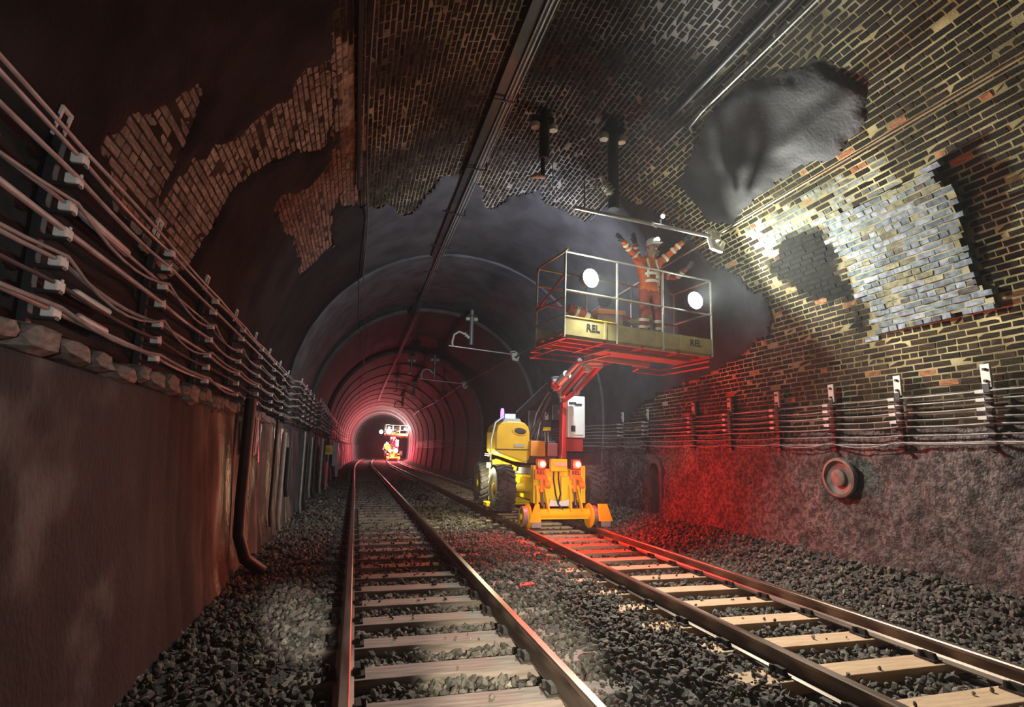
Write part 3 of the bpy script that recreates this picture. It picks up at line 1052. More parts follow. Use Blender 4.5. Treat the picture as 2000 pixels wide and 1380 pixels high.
for i, (z, of, r, sg, m) in enumerate(lefts):
    cable('tunnel_cable', strung(z, lambda zz, of=of: wall_x(zz, -1, of), 0.6, 66, LY, sg, i + 3), r, m, ('dark ' if m is M_CABLE_D else 'grey ') + 'cable along the left wall ' + LEV[i], 'cable', 'cables on the left wall')
# slack joint boxes lying among the left cables (pale splice sleeves)
for i, (y0, z, l, lab) in enumerate(((3.55, 2.83, 0.75, 'long pale splice sleeve between the upper left cables'), (3.72, 2.24, 0.42, 'pale splice sleeve just above the lowest left cable'), (3.65, 2.37, 0.50, 'pale splice sleeve among the lower left cables'))):
    x = wall_x(z, -1, 0.12)
    tag(MB().tube([(x, y0, z), (x, y0 + 0.03, z), (x, y0 + l - 0.03, z - 0.01), (x, y0 + l, z - 0.01)], [0.012, 0.028, 0.028, 0.012], 8).build('splice_sleeve', M_CLAMP, origin=(x, y0, z), smooth=50), lab, 'cable sleeve')

# right wall: pale plates with short shelves, thin cables on them
RZ = [2.25, 2.16, 2.06, 1.965, 1.88, 1.77, 1.665]
RY = [4.43, 5.48, 6.52, 7.62, 8.85, 10.0, 11.9, 13.2]
rb0 = None
M_PLATE = mat('galvanised_plate', (0.52, 0.52, 0.48), 0.5, 0.3, color2=(0.66, 0.65, 0.60), scale=12)
for k, y in enumerate(RY):
    if rb0 is None:
        R_ = thing('cable_bracket', 'x', 'cable bracket', (6.66, y, 1.6), 'cable brackets along the right wall')
        MB().box((0.0, 0, 0.82), (0.03, 0.10, 0.26)).build('top_plate', M_PLATE, R_, bevel=0.004)
        bo = MB()
        for zz in (0.76, 0.89):
            bo.tube([(-0.015, 0, zz), (-0.04, 0, zz)], 0.017, 6)
        bo.build('bolt', M_IRON, R_)
        MB().box((0.0, 0.01, 0.36), (0.05, 0.07, 0.74)).build('backing_post', M_BLACK, R_)
        for i, zz in enumerate(RZ):
            am = MB().box((-0.07, 0, zz - 1.6 - 0.025), (0.15, 0.09 if i < 4 else 0.05, 0.014))
            if i < 4:
                am.box((-0.14, 0, zz - 1.6 - 0.01), (0.012, 0.09, 0.03))
            am.build('shelf', M_PLATE if i < 4 else M_BLACK, R_)
        rb0 = R_
    else:
        R_ = copy_tree(rb0)
        R_.location = (6.66, y, 1.6)
    R_['label'] = '%s cable bracket with pale bolted plate along the right wall' % ORD[k]
rights = [(2.255, 0.10, 0.010, .006), (2.165, 0.12, 0.010, .015), (2.07, 0.11, 0.012, .012), (1.975, 0.12, 0.010, .01), (1.895, 0.13, 0.012, .012), (1.785, 0.13, 0.010, .012), (1.68, 0.13, 0.012, .008), (1.70, 0.17, 0.009, .04)]
RLEV = ['topmost thin cable on the right wall brackets', 'second thin cable from the top on the right wall', 'third thin cable from the top on the right wall', 'fourth thin cable from the top on the right wall', 'fifth grey cable from the top on the right wall', 'second lowest grey cable on the right wall', 'lowest taut grey cable on the right wall', 'slack grey cable crossing beside the lowest right cable']
for i, (z, of, r, sg) in enumerate(rights):
    def xo(zz, of=of):
        return wall_x(zz, 1, of)
    pts = strung(z, xo, 1.5, 14.2, RY, sg, 50 + i)
    pts = [(min(p[0], wall_x(p[2], 1, of) + 0.0), p[1], p[2]) for p in pts[:-1]]
    pts += [(wall_x(z, 1, 0.28), y, z) for y in (14.6, 17, 20)] + [(wall_x(z, 1, 0.45), y, z + 0.02 * math.sin(y)) for y in (20.6, 24, 28, 29.0)] + [(wall_x(z, 1, 0.56), y, z + 0.02 * math.sin(y)) for y in (29.8, 33, 36, 40, 45, 50, 56, 62)]
    cable('tunnel_cable', pts, r, M_CABLE, RLEV[i], 'cable', 'cables on the right wall')

# crown cable trough with conduits
M_TROUGH = mat('black_trough', (0.02, 0.02, 0.024), 0.45, color2=(0.035, 0.035, 0.04), scale=6)
T = thing('cable_trough', 'black cable trough with silver conduits slung along the tunnel crown', 'cable trough', (1.75, 2.0, 6.7))
zt_ = 6.70
ty = np.concatenate([np.arange(2.0, 20.1, 0.6), np.arange(20.2, 60, 1.2)])


def tz(y):
    return zt_ if y < 20.0 else 6.42


def sweep_box(w, h, dx, dz):
    m = MB()
    pts = [(1.75 + dx, y, tz(y) + dz) for y in ty if y < 20.15]
    P = bend(np.array(pts))
    for a, b_ in zip(P[:-1], P[1:]):
        m.beam(Vector(a) - Vector((1.75, 2, 6.7)), Vector(b_) - Vector((1.75, 2, 6.7)), w, h)
    return m


sweep_box(0.20, 0.12, 0.0, 0.02).build('trough', M_TROUGH, T)
for dx, dz, r in ((0.13, -0.02, 0.026), (0.20, 0.0, 0.018), (0.06, -0.07, 0.016)):
    P = bend(np.array([(1.75 + dx, y, tz(y) + dz) for y in ty])) - np.array([1.75, 2, 6.7])
    MB().tube([Vector(p) for p in P], r, 7).build('conduit', M_STEEL, T, smooth=60)
for y in np.arange(3.0, 20, 2.1):
    MB().bx(-0.14, 0.26, y - 2 - 0.02, y - 2 + 0.02, -0.10, -0.085).bx(-0.14, -0.12, y - 2 - .02, y - 2 + .02, -0.1, 0.1).bx(0.24, 0.26, y - 2 - .02, y - 2 + .02, -0.1, 0.1).build('hanger', M_BLACK, T)

# slack wire along the upper left of the vault
pts = []
for i in range(80):
    y = 1.8 + i * 0.8
    o_ = 0.10 if y < 14 else (0.25 if y < 20 else 0.45)
    x, z = prof(-2.86 + 0.05 * math.sin(y * 0.7), o_)
    pts.append((float(x), y, float(z) - 0.06 * abs(math.sin(y * 0.6))))
cable('vault_wire', pts, 0.014, M_CABLE_D, 'thin dark wire running along the upper left of the vault', 'wire')
# second conduit fixed beside it
pts = [(float(prof(-3.02, 0.07)[0]), y, float(prof(-3.02, 0.07)[1])) for y in np.arange(2, 9.5, 0.5)]
cable('vault_conduit', pts, 0.03, M_BLACK, 'black conduit fixed on the vault left of the thin wire', 'conduit')
# pipe ending in an elbow on the upper right of the vault, wire continuing from it
pe = [tuple(surf(2.05, y, 0.06)) for y in np.arange(1.8, 6.5, 0.4)] + [tuple(surf(2.09, 6.55, 0.06)), tuple(surf(2.17, 6.60, 0.05)), tuple(surf(2.22, 6.60, 0.01))]
cable('vault_pipe', pe, 0.022, M_STEEL, 'slim steel pipe on the upper right of the vault ending in an elbow', 'pipe', n=8)
pe = [tuple(surf(1.78, y, 0.05)) for y in np.arange(1.8, 6.9, 0.4)]
cable('vault_conduit', pe, 0.045, M_TROUGH, 'dark conduit on the vault beside the slim steel pipe', 'conduit', n=8)
pe = [tuple(surf(2.02 + 0.01 * (y - 6.6), y, 0.05)) for y in np.arange(6.62, 10.2, 0.5)]
cable('vault_wire', pe, 0.012, M_STEEL, 'thin pale wire along the vault from the pipe elbow onwards', 'wire')

# overhead line supports over the right track
M_CAST = mat('pale_cast_insulator', (0.72, 0.75, 0.60), 0.45, color2=(0.8, 0.82, 0.7), scale=9)
M_ALU = mat('aluminium_bar', (0.55, 0.54, 0.52), 0.35, 0.7, color2=(0.65, 0.64, 0.62), scale=9)
M_TUBE = mat('painted_drop_tube', (0.045, 0.046, 0.05), 0.5, color2=(0.07, 0.07, 0.075), scale=7)
OY = [7.35, 19.2, 29.0, 40.0, 50.0]
NAMES = ['overhead line support directly above the raised work basket', 'overhead line support hanging beyond the basket, second from the viewer', 'overhead line support third from the viewer', 'overhead line support fourth from the viewer', 'farthest overhead line support before the distant lamps']
for k, y in enumerate(OY):
    top = 6.70 if y < 14 else 6.45
    x0 = 3.62 if k == 0 else 3.76
    b3 = bend(np.array([x0, y, 5.1]))
    S_ = thing('overhead_support', NAMES[k], 'overhead support', b3, 'overhead line supports')
    MB().tube([(0, 0, top - 5.1 + 0.05), (0, 0, 0.12)], 0.088, 12).build('drop_tube', M_TUBE if k == 0 else M_STEEL, S_, smooth=50)
    MB().box((0, 0, top - 5.1 - 0.16), (0.34, 0.2, 0.05)).build('top_plate', M_BLACK, S_)
    for sx in (-1, 1):
        MB().lathe([(0.02, 0), (0.07, 0.01), (0.085, 0.09), (0.05, 0.13), (0.02, 0.14)], 10, Matrix.Translation((sx * 0.15, 0, top - 5.1 - 0.34))).build('bolt_cap', M_CAST, S_, smooth=50)
    # arm with a hooked insulator to the left, carrying the long registration bar
    arm = MB()
    if k == 0:
        pts = [(-0.03, -0.03, 0.34), (-0.14, -0.03, 0.48), (-0.22, -0.03, 0.62)]
    else:
        pts = [(-0.03, 0, 0.34), (-0.25, 0, 0.52), (-0.45, 0, 0.58), (-0.62, 0, 0.46), (-0.68, 0, 0.2), (-0.66, 0, 0.03)]
    arm.tube(pts, [0.05] + [0.04] * (len(pts) - 1), 8)
    for t in range(3):
        c = Vector(pts[1]).lerp(Vector(pts[0]), t / 3)
        arm.tube([c - Vector((0.008, 0, -0.01)), c + Vector((0.008, 0, -0.01))], 0.085, 10)
    arm.build('insulator_arm', M_CAST, S_, smooth=50)
    if k == 0:
        st = MB().tube([(-0.22, -0.03, 0.6), (-0.5, -0.03, 0.5), (-0.5, -0.03, 0.02)], 0.013, 6)
        st.tube([(-0.28, -0.03, 0.45), (-0.5, -0.03, 0.36)], 0.013, 6)
        st.tube([(-0.3, -0.03, 0.57), (-0.32, -0.03, 0.36)], 0.013, 6)
        st.build('stay_rod', M_ALU, S_)
    bar = MB().tube([(2.95 - x0, -0.04, 0.04), (5.36 - x0, -0.04, -0.13)], 0.03, 10)
    bar.build('registration_bar', M_ALU, S_, smooth=50)
    cl = MB().box((5.36 - x0, -0.04, -0.14), (0.16, 0.14, 0.12))
    cl.tube([(5.30 - x0, -0.04, -0.16), (5.34 - x0, -0.06, -0.3), (5.46 - x0, -0.06, -0.34), (5.55 - x0, -0.04, -0.2)], [0.05, 0.07, 0.06, 0.03], 8)
    cl.tube([(5.22 - x0, -0.04, -0.05), (5.36 - x0, -0.04, 0.0), (5.5 - x0, -0.04, -0.08)], 0.025, 6)
    cl.build('end_clamp', M_CAST, S_, smooth=50)
    if k == 0:
        hk = MB()
        for hx in (0.62, 1.0):
            hk.tube([(hx, -0.04, 0.0), (hx + 0.02, -0.08, -0.09), (hx + 0.07, -0.08, -0.12)], 0.012, 6)
        hk.build('hook', M_ALU, S_)
# plain droppers next to the first and third support
for k, (x, y, top, bot, lab) in enumerate(((2.56, 7.6, 6.82, 5.72, 'dark drop tube left of the support above the basket'), (2.66, 30.2, 6.5, 5.55, 'grey drop tube standing left of the third overhead support'), (2.6, 40.6, 6.4, 5.6, 'grey drop tube left of the fourth overhead support'))):
    D_ = thing('drop_tube', lab, 'drop tube', (x, y, bot), 'plain drop tubes')
    MB().tube([(0, 0, top - bot), (0, 0, 0.3)], 0.085 if k == 0 else 0.07, 12).build('tube', M_TUBE if k == 0 else M_STEEL, D_, smooth=50)
    MB().tube([(-0.02, 0, 0.4), (-0.02, 0, 0)], 0.035, 10).build('lower_rod', M_TUBE if k == 0 else M_STEEL, D_, smooth=50)
    MB().box((-0.04, 0, top - bot - 0.14), (0.36, 0.16, 0.06)).build('top_plate', M_BLACK, D_)
    for sx in (-1, 1):
        MB().lathe([(0.02, 0), (0.07, 0.01), (0.08, 0.08), (0.04, 0.12), (0.02, 0.13)], 10, Matrix.Translation((sx * 0.15, 0, top - bot - 0.30))).build('bolt_cap', M_CAST, D_, smooth=50)
    MB().tube([(-0.22, 0, -0.04), (-0.13, 0, 0.0), (0.02, 0, 0.0)], [0.02, 0.05, 0.03], 8).build('end_fitting', mat('orange_fitting', (0.65, 0.28, 0.16), 0.5, color2=(0.75, 0.6, 0.5), scale=15) if k == 0 else M_CAST, D_, smooth=50)
    if k == 0:
        MB().tube([(0.14, 0, 0.28), (0.15, 0, 0.0), (0.14, 0, -0.2)], 0.008, 5).build('stay_wire', M_ALU, D_)
# the long wire joining the bar ends
pts = [(5.42, y, 4.96 + 0.05 * math.sin(y * 0.27)) for y in np.arange(1.2, 60, 1.2)]
cable('overhead_wire', pts, 0.017, mat('bright_copper_wire', (0.75, 0.55, 0.35), 0.3, 0.8, color2=(0.85, 0.7, 0.5), scale=5), 'bright overhead wire running along the right of the vault past the bar ends', 'wire', n=8)

# left wall fittings
V_ = Vector
x8 = wall_x(1.2, -1, 0.28)
dp = [(x8, 8.25, 2.15), (x8, 8.25, 0.75), (x8 + 0.02, 8.22, 0.35), (x8 + 0.14, 8.1, 0.08), (x8 + 0.28, 8.3, -0.08), (x8 + 0.33, 8.6, -0.2), (x8 + 0.33, 9.0, -0.22)]
cable('drain_pipe', dp, 0.075, M_BLACK, 'thick black drain hose hanging down the left wall onto the ballast', 'pipe', n=10)
B_ = thing('junction_box', 'tall narrow pinkish junction box on the left wall beside the black hose', 'junction box', (x8 - 0.02, 8.75, 1.38))
MB().box((0, 0, 0.27), (0.10, 0.17, 0.54)).build('box_body', mat('pinkish_paint', (0.42, 0.27, 0.24), 0.55, color2=(0.5, 0.34, 0.3), scale=6), B_, bevel=0.008)
MB().box((0.056, 0, 0.27), (0.012, 0.13, 0.48)).build('box_cover', MATS['pinkish_paint'], B_)
M_PIPE = mat('grey_pipe', (0.26, 0.24, 0.22), 0.4, color2=(0.36, 0.33, 0.3), scale=6)
vp = [(11.0, 2.0, 0.05, 0.03), (12.2, 1.8, -0.2, 0.05), (13.2, 1.5, 0.4, 0.06), (15.2, 1.9, -0.2, 0.03), (16.4, 1.6, -0.2, 0.035), (17.8, 1.8, 0.0, 0.03), (19.5, 1.9, -0.2, 0.05), (21.5, 1.8, -0.2, 0.05), (23.0, 1.8, -0.2, 0.045)]
for i, (y, z0, z1, r) in enumerate(vp):
    x = wall_x(1.0, -1, 0.28 if y < 14 else (0.42 if y < 20 else 0.52))
    q = [(x, y, z0), (x, y, z1 + 0.3), (x + 0.03, y + .02, z1 + 0.05)]
    if z1 < 0:
        q += [(x + 0.15, y + 0.15, -0.16), (x + 0.35, y + 0.4, -0.2)]
    cable('drop_pipe', q, r, M_PIPE if i % 2 else M_BLACK, ['thin black pipe down the left wall, first past the junction box', 'grey pipe curving off the left wall, second past the junction box', 'short black pipe third past the junction box', 'slim grey pipe fourth past the junction box', 'slim black pipe fifth past the junction box', 'slim grey pipe sixth past the junction box', 'black pipe seventh past the junction box', 'grey pipe just before the yellow sign', 'black pipe directly beside the yellow sign'][i], 'pipe', 'pipes down the left wall', n=8)
xs = wall_x(1.4, -1, 0.62)
S_ = thing('sign_post', 'small square yellow sign on a bent pale post by the left wall', 'sign', (xs, 24.6, -0.25))
MB().box((0, 0, 1.66), (0.36, 0.03, 0.38)).build('sign_plate', mat('sign_yellow', (0.85, 0.48, 0.05), 0.5, color2=(0.75, 0.40, 0.04), scale=4), S_, bevel=0.004)
MB().tube([(0.02, 0.03, 1.5), (0.02, 0.04, 0.3), (0.12, 0.0, 0.08), (0.9, -0.3, 0.06)], 0.04, 8).build('post', M_PIPE, S_, smooth=50)
MB().lathe([(0.09, 0), (0.11, 0.01), (0.05, 0.02), (0.02, 0.021)], 16, Matrix.Translation((0, -0.016, 1.66)) @ Matrix.Rotation(PI / 2, 4, 'X')).build('sign_mark', mat('sign_mark', (0.55, 0.30, 0.04), 0.5), S_)
xr = wall_x(0.6, -1, 0.6)
cable('reflector_post', [(xr, 23.4, -0.25), (xr, 23.4, 0.95)], 0.05, mat('red_reflector', (0.75, 0.15, 0.12), 0.4, color2=(0.6, 0.1, 0.08), scale=4), 'red marker post at the foot of the left wall before the yellow sign', 'post')
M_PINK = mat('pale_cabinet', (0.62, 0.55, 0.55), 0.45, color2=(0.7, 0.62, 0.62), scale=4)
for i, (y, z0, z1, w) in enumerate(((31.5, 0.55, 1.75, 0.5), (33.5, -0.1, 1.5, 0.55), (36.5, 0.2, 1.6, 0.45), (40.0, 0.3, 1.7, 0.5), (43.5, 0.2, 1.6, 0.5))):
    x = wall_x(1.0, -1, 0.66)
    C_ = thing('equipment_cabinet', ['nearest of the pale cabinets on the far left wall, mounted high', 'second pale cabinet on the far left wall, reaching the ground', 'third pale cabinet along the far left wall', 'fourth pale cabinet along the far left wall', 'farthest pale cabinet on the left wall'][i], 'cabinet', (x, y, z0), 'pale cabinets on the far left wall')
    MB().box((0, 0, (z1 - z0) / 2), (0.3, w, z1 - z0)).build('body', M_PINK, C_, bevel=0.02)
    MB().box((0.01, -w / 2 - 0.01, (z1 - z0) / 2), (0.24, 0.02, (z1 - z0) * 0.9)).build('door', M_PINK, C_)
    MB().tube([(0.0, 0, 0), (0.05, -0.2, -z0 - 0.2 if z0 > 0.25 else -0.05)], 0.03, 6).build('lead', M_BLACK, C_)
# round iron wall plate on the right wall
pz = 1.22
xp = wall_x(pz, 1, 0.13)
Mx = Matrix.Translation((xp, 6.42, pz)) @ Matrix.Rotation(-PI / 2, 4, 'Y')
Rn = thing('iron_roundel', 'round iron plate with raised rim on the right wall below the cables', 'wall plate', (xp, 6.42, pz))
Ml = Matrix.Rotation(-PI / 2, 4, 'Y')
MB().lathe([(0.26, -0.05), (0.28, 0.0), (0.27, 0.03), (0.235, 0.035), (0.22, 0.0), (0.2, -0.01)], 28, Ml).build('rim', mat('rusty_iron', (0.13, 0.105, 0.09), 0.6, 0.3, color2=(0.24, 0.2, 0.17), scale=9), Rn, smooth=40)
MB().lathe([(0.12, -0.02), (0.115, 0.03), (0.06, 0.045), (0.02, 0.045)], 20, Ml).build('boss', MATS['rusty_iron'], Rn, smooth=40)

# ================================================================== road-rail boom lift
M_YEL = mat('machine_yellow', (0.85, 0.60, 0.015), 0.38, color2=(0.76, 0.52, 0.015), scale=3)
M_COWL = mat('cowl_yellow', (0.72, 0.46, 0.03), 0.35, color2=(0.60, 0.38, 0.03), scale=3)
M_RED = mat('machine_red', (0.62, 0.03, 0.02), 0.4, color2=(0.5, 0.02, 0.02), scale=3)
M_RUBBER = mat('tyre_rubber', (0.035, 0.033, 0.033), 0.7, color2=(0.09, 0.08, 0.075), scale=9)
M_WHITE = mat('pale_green_white_paint', (0.66, 0.74, 0.68), 0.45, color2=(0.58, 0.66, 0.60), scale=3)
M_DARK = mat('dark_machinery', (0.035, 0.03, 0.034), 0.45, 0.3, color2=(0.07, 0.06, 0.065), scale=10)
M_CHROME = mat('chrome_rod', (0.75, 0.75, 0.75), 0.15, 1.0)
M_ORANGE = mat('machine_orange', (0.75, 0.30, 0.03), 0.45, color2=(0.62, 0.24, 0.03), scale=4)
M_GREY = mat('grey_plastic', (0.33, 0.36, 0.33), 0.5)
M_BASKET = mat('basket_paint', (0.52, 0.42, 0.17), 0.5, color2=(0.40, 0.32, 0.14), scale=6)
M_RAILW = mat('pale_guard_rail', (0.62, 0.62, 0.58), 0.35, 0.4, color2=(0.7, 0.7, 0.66), scale=8)
M_LENSR = mat('red_lamp_lens', (0.8, 0.1, 0.05), 0.3, emit=(1.0, 0.06, 0.03), emit_strength=4)
M_LENSR2 = mat('red_lamp_core', (0.9, 0.6, 0.4), 0.3, emit=(1.0, 0.80, 0.50), emit_strength=9)
M_LENSW = mat('work_lamp_lens', (1, 1, 1), 0.3, emit=(0.95, 1.0, 0.95), emit_strength=60)
M_INK = mat('black_lettering', (0.03, 0.03, 0.035), 0.5)
M_BEACON = mat('violet_beacon', (0.25, 0.15, 0.8), 0.3, emit=(0.30, 0.15, 1.0), emit_strength=2.5)

MO = Vector((4.2, 11.1, 0))
MACH = thing('boom_lift', 'yellow road-rail boom lift on the right track with its basket raised under the vault', 'boom lift', MO)


def W(x, y, z):
    return Vector((x, y, z)) - MO


# rail axles with flanged wheels, one at each end
for yy in (0.0, 3.1):
    ax = MB().tube([(-0.62, yy, 0.25), (0.62, yy, 0.25)], 0.105, 12)
    ax.box((0, yy, 0.25), (1.1, 0.16, 0.20))
    a = ax.build('rail_axle', M_YEL, MACH, smooth=40)
    for sx in (-1, 1):
        Mw = Matrix.Translation((sx * 0.752 - 0.08, yy, 0.205)) @ Matrix.Rotation(sx * PI / 2, 4, 'Y')
        wm = MB().lathe([(0.05, -0.10), (0.245, -0.10), (0.25, -0.07), (0.208, -0.045), (0.204, 0.05), (0.17, 0.06), (0.15, 0.03), (0.07, 0.03), (0.06, 0.09), (0.02, 0.09)], 28, Mw)
        wm.build('rail_wheel', M_YEL, a, smooth=35)
        rim = MB().lathe([(0.205, -0.04), (0.2085, -0.035), (0.2065, 0.05), (0.2, 0.052)], 28, Mw)
        rim.build('wheel_tread', M_STEEL, a, smooth=35)
# slanted guard plates over the rail wheels
for sx in (-1, 1):
    pl = MB()
    x0, x1 = (-0.80, -0.55) if sx < 0 else (0.70, 0.93)
    lean = -0.10 if sx < 0 else 0.12
    vs = [(x0, -0.28, 0.12), (x1 + (0.08 if sx > 0 else 0), -0.28, 0.12), (x1 - 0.02, -0.22, 0.46), (x0 + 0.14 if sx < 0 else x0, -0.22, 0.46)]
    vs2 = [(x, y + 0.03, z) for x, y, z in vs]
    pl.add(vs + vs2, [(0, 1, 2, 3), (7, 6, 5, 4), (0, 4, 5, 1), (1, 5, 6, 2), (2, 6, 7, 3), (3, 7, 4, 0)])
    pl.build('wheel_guard', M_YEL, MACH, bevel=0.006)
    MB().box((x0 + 0.14, -0.29, 0.07), (0.2, 0.03, 0.10)).build('guard_foot', M_GREY, MACH)
# lift links and chrome rams
for sx, x in ((-1, -0.46), (1, 0.27)):
    lk = MB()
    for d in (-0.085, 0.085):
        lk.beam((x + d * 1.5, -0.10, 0.30), (x + d, 0.06, 0.78), 0.035, 0.11, (0, 1, 0))
    lk.tube([(x - 0.12, 0.04, 0.78), (x + 0.12, 0.04, 0.78)], 0.045, 10)
    lk.build('lift_link', M_YEL, MACH)
    MB().tube([(x, -0.07, 0.42), (x, -0.01, 0.70)], 0.032, 10).build('ram_rod', M_CHROME, MACH, smooth=50)
    MB().tube([(x, -0.01, 0.68), (x + 0.02, 0.06, 0.95)], 0.05, 10).build('ram_barrel', M_ORANGE, MACH, smooth=50)
    # knuckle casting beside each ram
    xk = x + 0.16 * (1 if sx > 0 else 0.8)
    kb_ = MB().lathe([(0.03, -0.07), (0.075, -0.06), (0.075, 0.06), (0.03, 0.07)], 14, Matrix.Translation((xk, 0.02, 0.83)) @ Matrix.Rotation(PI / 2, 4, 'Y'))
    kb_.beam((xk, 0.02, 0.83), (xk - 0.02, 0.14, 0.98), 0.10, 0.10)
    kb_.build('knuckle', M_ORANGE, MACH, smooth=40)
# end frame
fr = MB().bx(-0.60, -0.50, 0.10, 0.32, 0.45, 1.22)
fr.bx(0.46, 0.56, 0.10, 0.32, 0.45, 1.22)
fr.bx(-0.50, 0.46, 0.20, 0.30, 0.50, 1.15)
fr.bx(-0.34, -0.22, 0.10, 0.22, 0.46, 1.0)
fr.bx(0.02, 0.26, 0.10, 0.22, 0.46, 1.0)
fr.build('end_frame', M_YEL, MACH, bevel=0.01)
wp = MB().prism([(-0.30, 0.40), (0.18, 0.40), (0.14, 0.54), (0.02, 0.50), (-0.12, 0.50), (-0.26, 0.54)], 0.0, 0.05)
wp.build('pale_cover', M_WHITE, MACH)
for x in (-0.17, -0.06):
    MB().tube([(x, 0.06, 1.16), (x - 0.02, 0.02, 0.95), (x + 0.02, 0.0, 0.65), (-0.10, -0.02, 0.45), (-0.02, -0.08, 0.34)], 0.017, 6).build('hydraulic_hose', M_BLACK, MACH, smooth=60)
bar = MB().bx(-0.24, 0.12, 0.02, 0.16, 1.10, 1.36)
bar.build('lamp_board', M_YEL, MACH, bevel=0.015)
MB().bx(-0.16, 0.10, 0.005, 0.02, 1.22, 1.28).build('number_strip', M_RAILW, MACH)
for v in TAIL:
    p = v - MO
    lb = MB().bx(p.x - 0.13, p.x + 0.11, 0.02, 0.18, 0.93, 1.14)
    lb.build('lamp_bracket', M_ORANGE, MACH, bevel=0.012)
    text_mesh('lettering', 'REL', 0.115, M_INK, MACH, Matrix.Translation((p.x - 0.01, 0.012, 1.075)) @ Matrix.Rotation(PI / 2, 4, 'X'))
    hs = MB().box((p.x, 0.06, 1.25), (0.17, 0.16, 0.22))
    h_ = hs.build('tail_lamp', M_RED, MACH, bevel=0.02)
    MB().lathe([(0.088, -0.02), (0.086, 0.03), (0.07, 0.055), (0.03, 0.06)], 18, Matrix.Translation((p.x, -0.03, 1.25)) @ Matrix.Rotation(PI / 2, 4, 'X')).build('lens', M_LENSR, h_, smooth=50)
    MB().lathe([(0.055, 0.05), (0.05, 0.066), (0.02, 0.07)], 16, Matrix.Translation((p.x, -0.03, 1.25)) @ Matrix.Rotation(PI / 2, 4, 'X')).build('lens_core', M_LENSR2, h_, smooth=50)
# chassis and road axles
ch = MB().bx(-0.55, 0.50, 0.30, 2.85, 0.62, 0.98)
ch.bx(-0.42, 0.38, 0.30, 2.85, 0.45, 0.62)
ch.build('chassis', M_YEL, MACH, bevel=0.02)
for yy in (0.92, 2.62):
    MB().tube([(-0.95, yy, 0.72), (0.95, yy, 0.72)], 0.10, 12).build('road_axle', M_YEL, MACH, smooth=50)
# lugged tyres
ty_m = None
for yy in (0.92, 2.62):
    for sx in (-1, 1):
        if ty_m is None:
            rzp = [(0.24, -0.19), (0.30, -0.205), (0.42, -0.20), (0.455, -0.17), (0.465, 0), (0.455, 0.17), (0.42, 0.20), (0.30, 0.205), (0.24, 0.19)]
            tm2 = MB().lathe(rzp, 40, Matrix.Rotation(PI / 2, 4, 'Y'))
            for k in range(22):
                for s2 in (-1, 1):
                    a0 = 2 * PI * (k + (0.5 if s2 > 0 else 0)) / 22
                    a1 = a0 + 0.20
                    p0 = Vector((s2 * 0.01, math.cos(a0) * 0.475, math.sin(a0) * 0.475))
                    p1 = Vector((s2 * 0.195, math.cos(a1) * 0.465, math.sin(a1) * 0.465))
                    rad = Vector((0, math.cos((a0 + a1) / 2), math.sin((a0 + a1) / 2)))
                    tm2.beam(p0, p1, 0.05, 0.06, rad)
            t_o = tm2.build('tyre', M_RUBBER, MACH, smooth=35)
            ty_m = t_o
            hub = MB().lathe([(0.245, -0.19), (0.25, -0.12), (0.20, -0.10), (0.10, -0.13), (0.09, -0.20), (0.03, -0.21)], 24, Matrix.Rotation(PI / 2, 4, 'Y'))
            hub.build('hub', M_YEL, t_o, smooth=40)
        else:
            t_o = ty_m.copy()
            COL.objects.link(t_o)
            hb = ty_m.children[0].copy()
            COL.objects.link(hb)
            hb.parent = t_o
        t_o.location = (sx * 1.06, yy, 0.72)
        t_o.rotation_euler = (0, 0, 0 if sx < 0 else PI)
# yellow side frame between the left tyres with its own lamp
sf = MB().bx(-1.12, -0.95, 1.50, 1.95, 0.35, 1.30)
sf.beam((-1.03, 1.72, 1.28), (-0.55, 1.50, 1.10), 0.2, 0.10)
sf.bx(-1.25, -0.85, 1.55, 1.90, 0.25, 0.35)
sf.build('side_frame', M_YEL, MACH, bevel=0.015)
ul = MB().box((-1.22, 1.58, 1.18), (0.10, 0.10, 0.12))
u_ = ul.build('side_lamp', M_BLACK, MACH)
MB().lathe([(0.045, 0), (0.04, 0.02), (0.01, 0.03)], 12, Matrix.Translation((-1.22, 1.53, 1.17)) @ Matrix.Rotation(PI / 2, 4, 'X')).build('lens', mat('side_lamp_lens', (1, 1, .8), 0.3, emit=(1, .95, .6), emit_strength=12), u_, smooth=50)
# turntable and superstructure
MB().lathe([(0.55, 0.98), (0.6, 1.0), (0.6, 1.14), (0.5, 1.2)], 28, Matrix.Translation((-0.05, 1.75, 0))).build('turntable', M_DARK, MACH, smooth=40)
cx0, cx1, cz0, cz1 = -1.24, -0.47, 1.26, 2.16
out = []
r_ = 0.24
for (ccx, ccz, a0) in ((cx1 - r_, cz1 - r_, 0), (cx0 + r_, cz1 - r_, 90), (cx0 + 0.1, cz0 + 0.28, 180), (cx1 - 0.12, cz0 + 0.12, 270)):
    rr_ = r_ if a0 < 180 else (0.1 if a0 == 180 else 0.12)
    for t in (0, 30, 60, 90):
        a = math.radians(a0 + t)
        out.append((ccx + rr_ * math.cos(a), ccz + rr_ * math.sin(a)))
cw = MB().prism(out, 0.80, 1.75)
cwo = cw.build('engine_cowl', M_COWL, MACH, bevel=0.05)
Mv = Matrix.Translation((-0.70, 0.795, 1.94)) @ Matrix.Rotation(0.15, 4, 'Y') @ Matrix.Rotation(PI / 2, 4, 'X') @ Matrix.Diagonal((1.55, 0.75, 1, 1))
MB().lathe([(0.085, -0.01), (0.085, 0.006), (0.07, 0.008), (0.02, 0.008)], 24, Mv).build('oval_vent', M_BLACK, cwo, smooth=40)
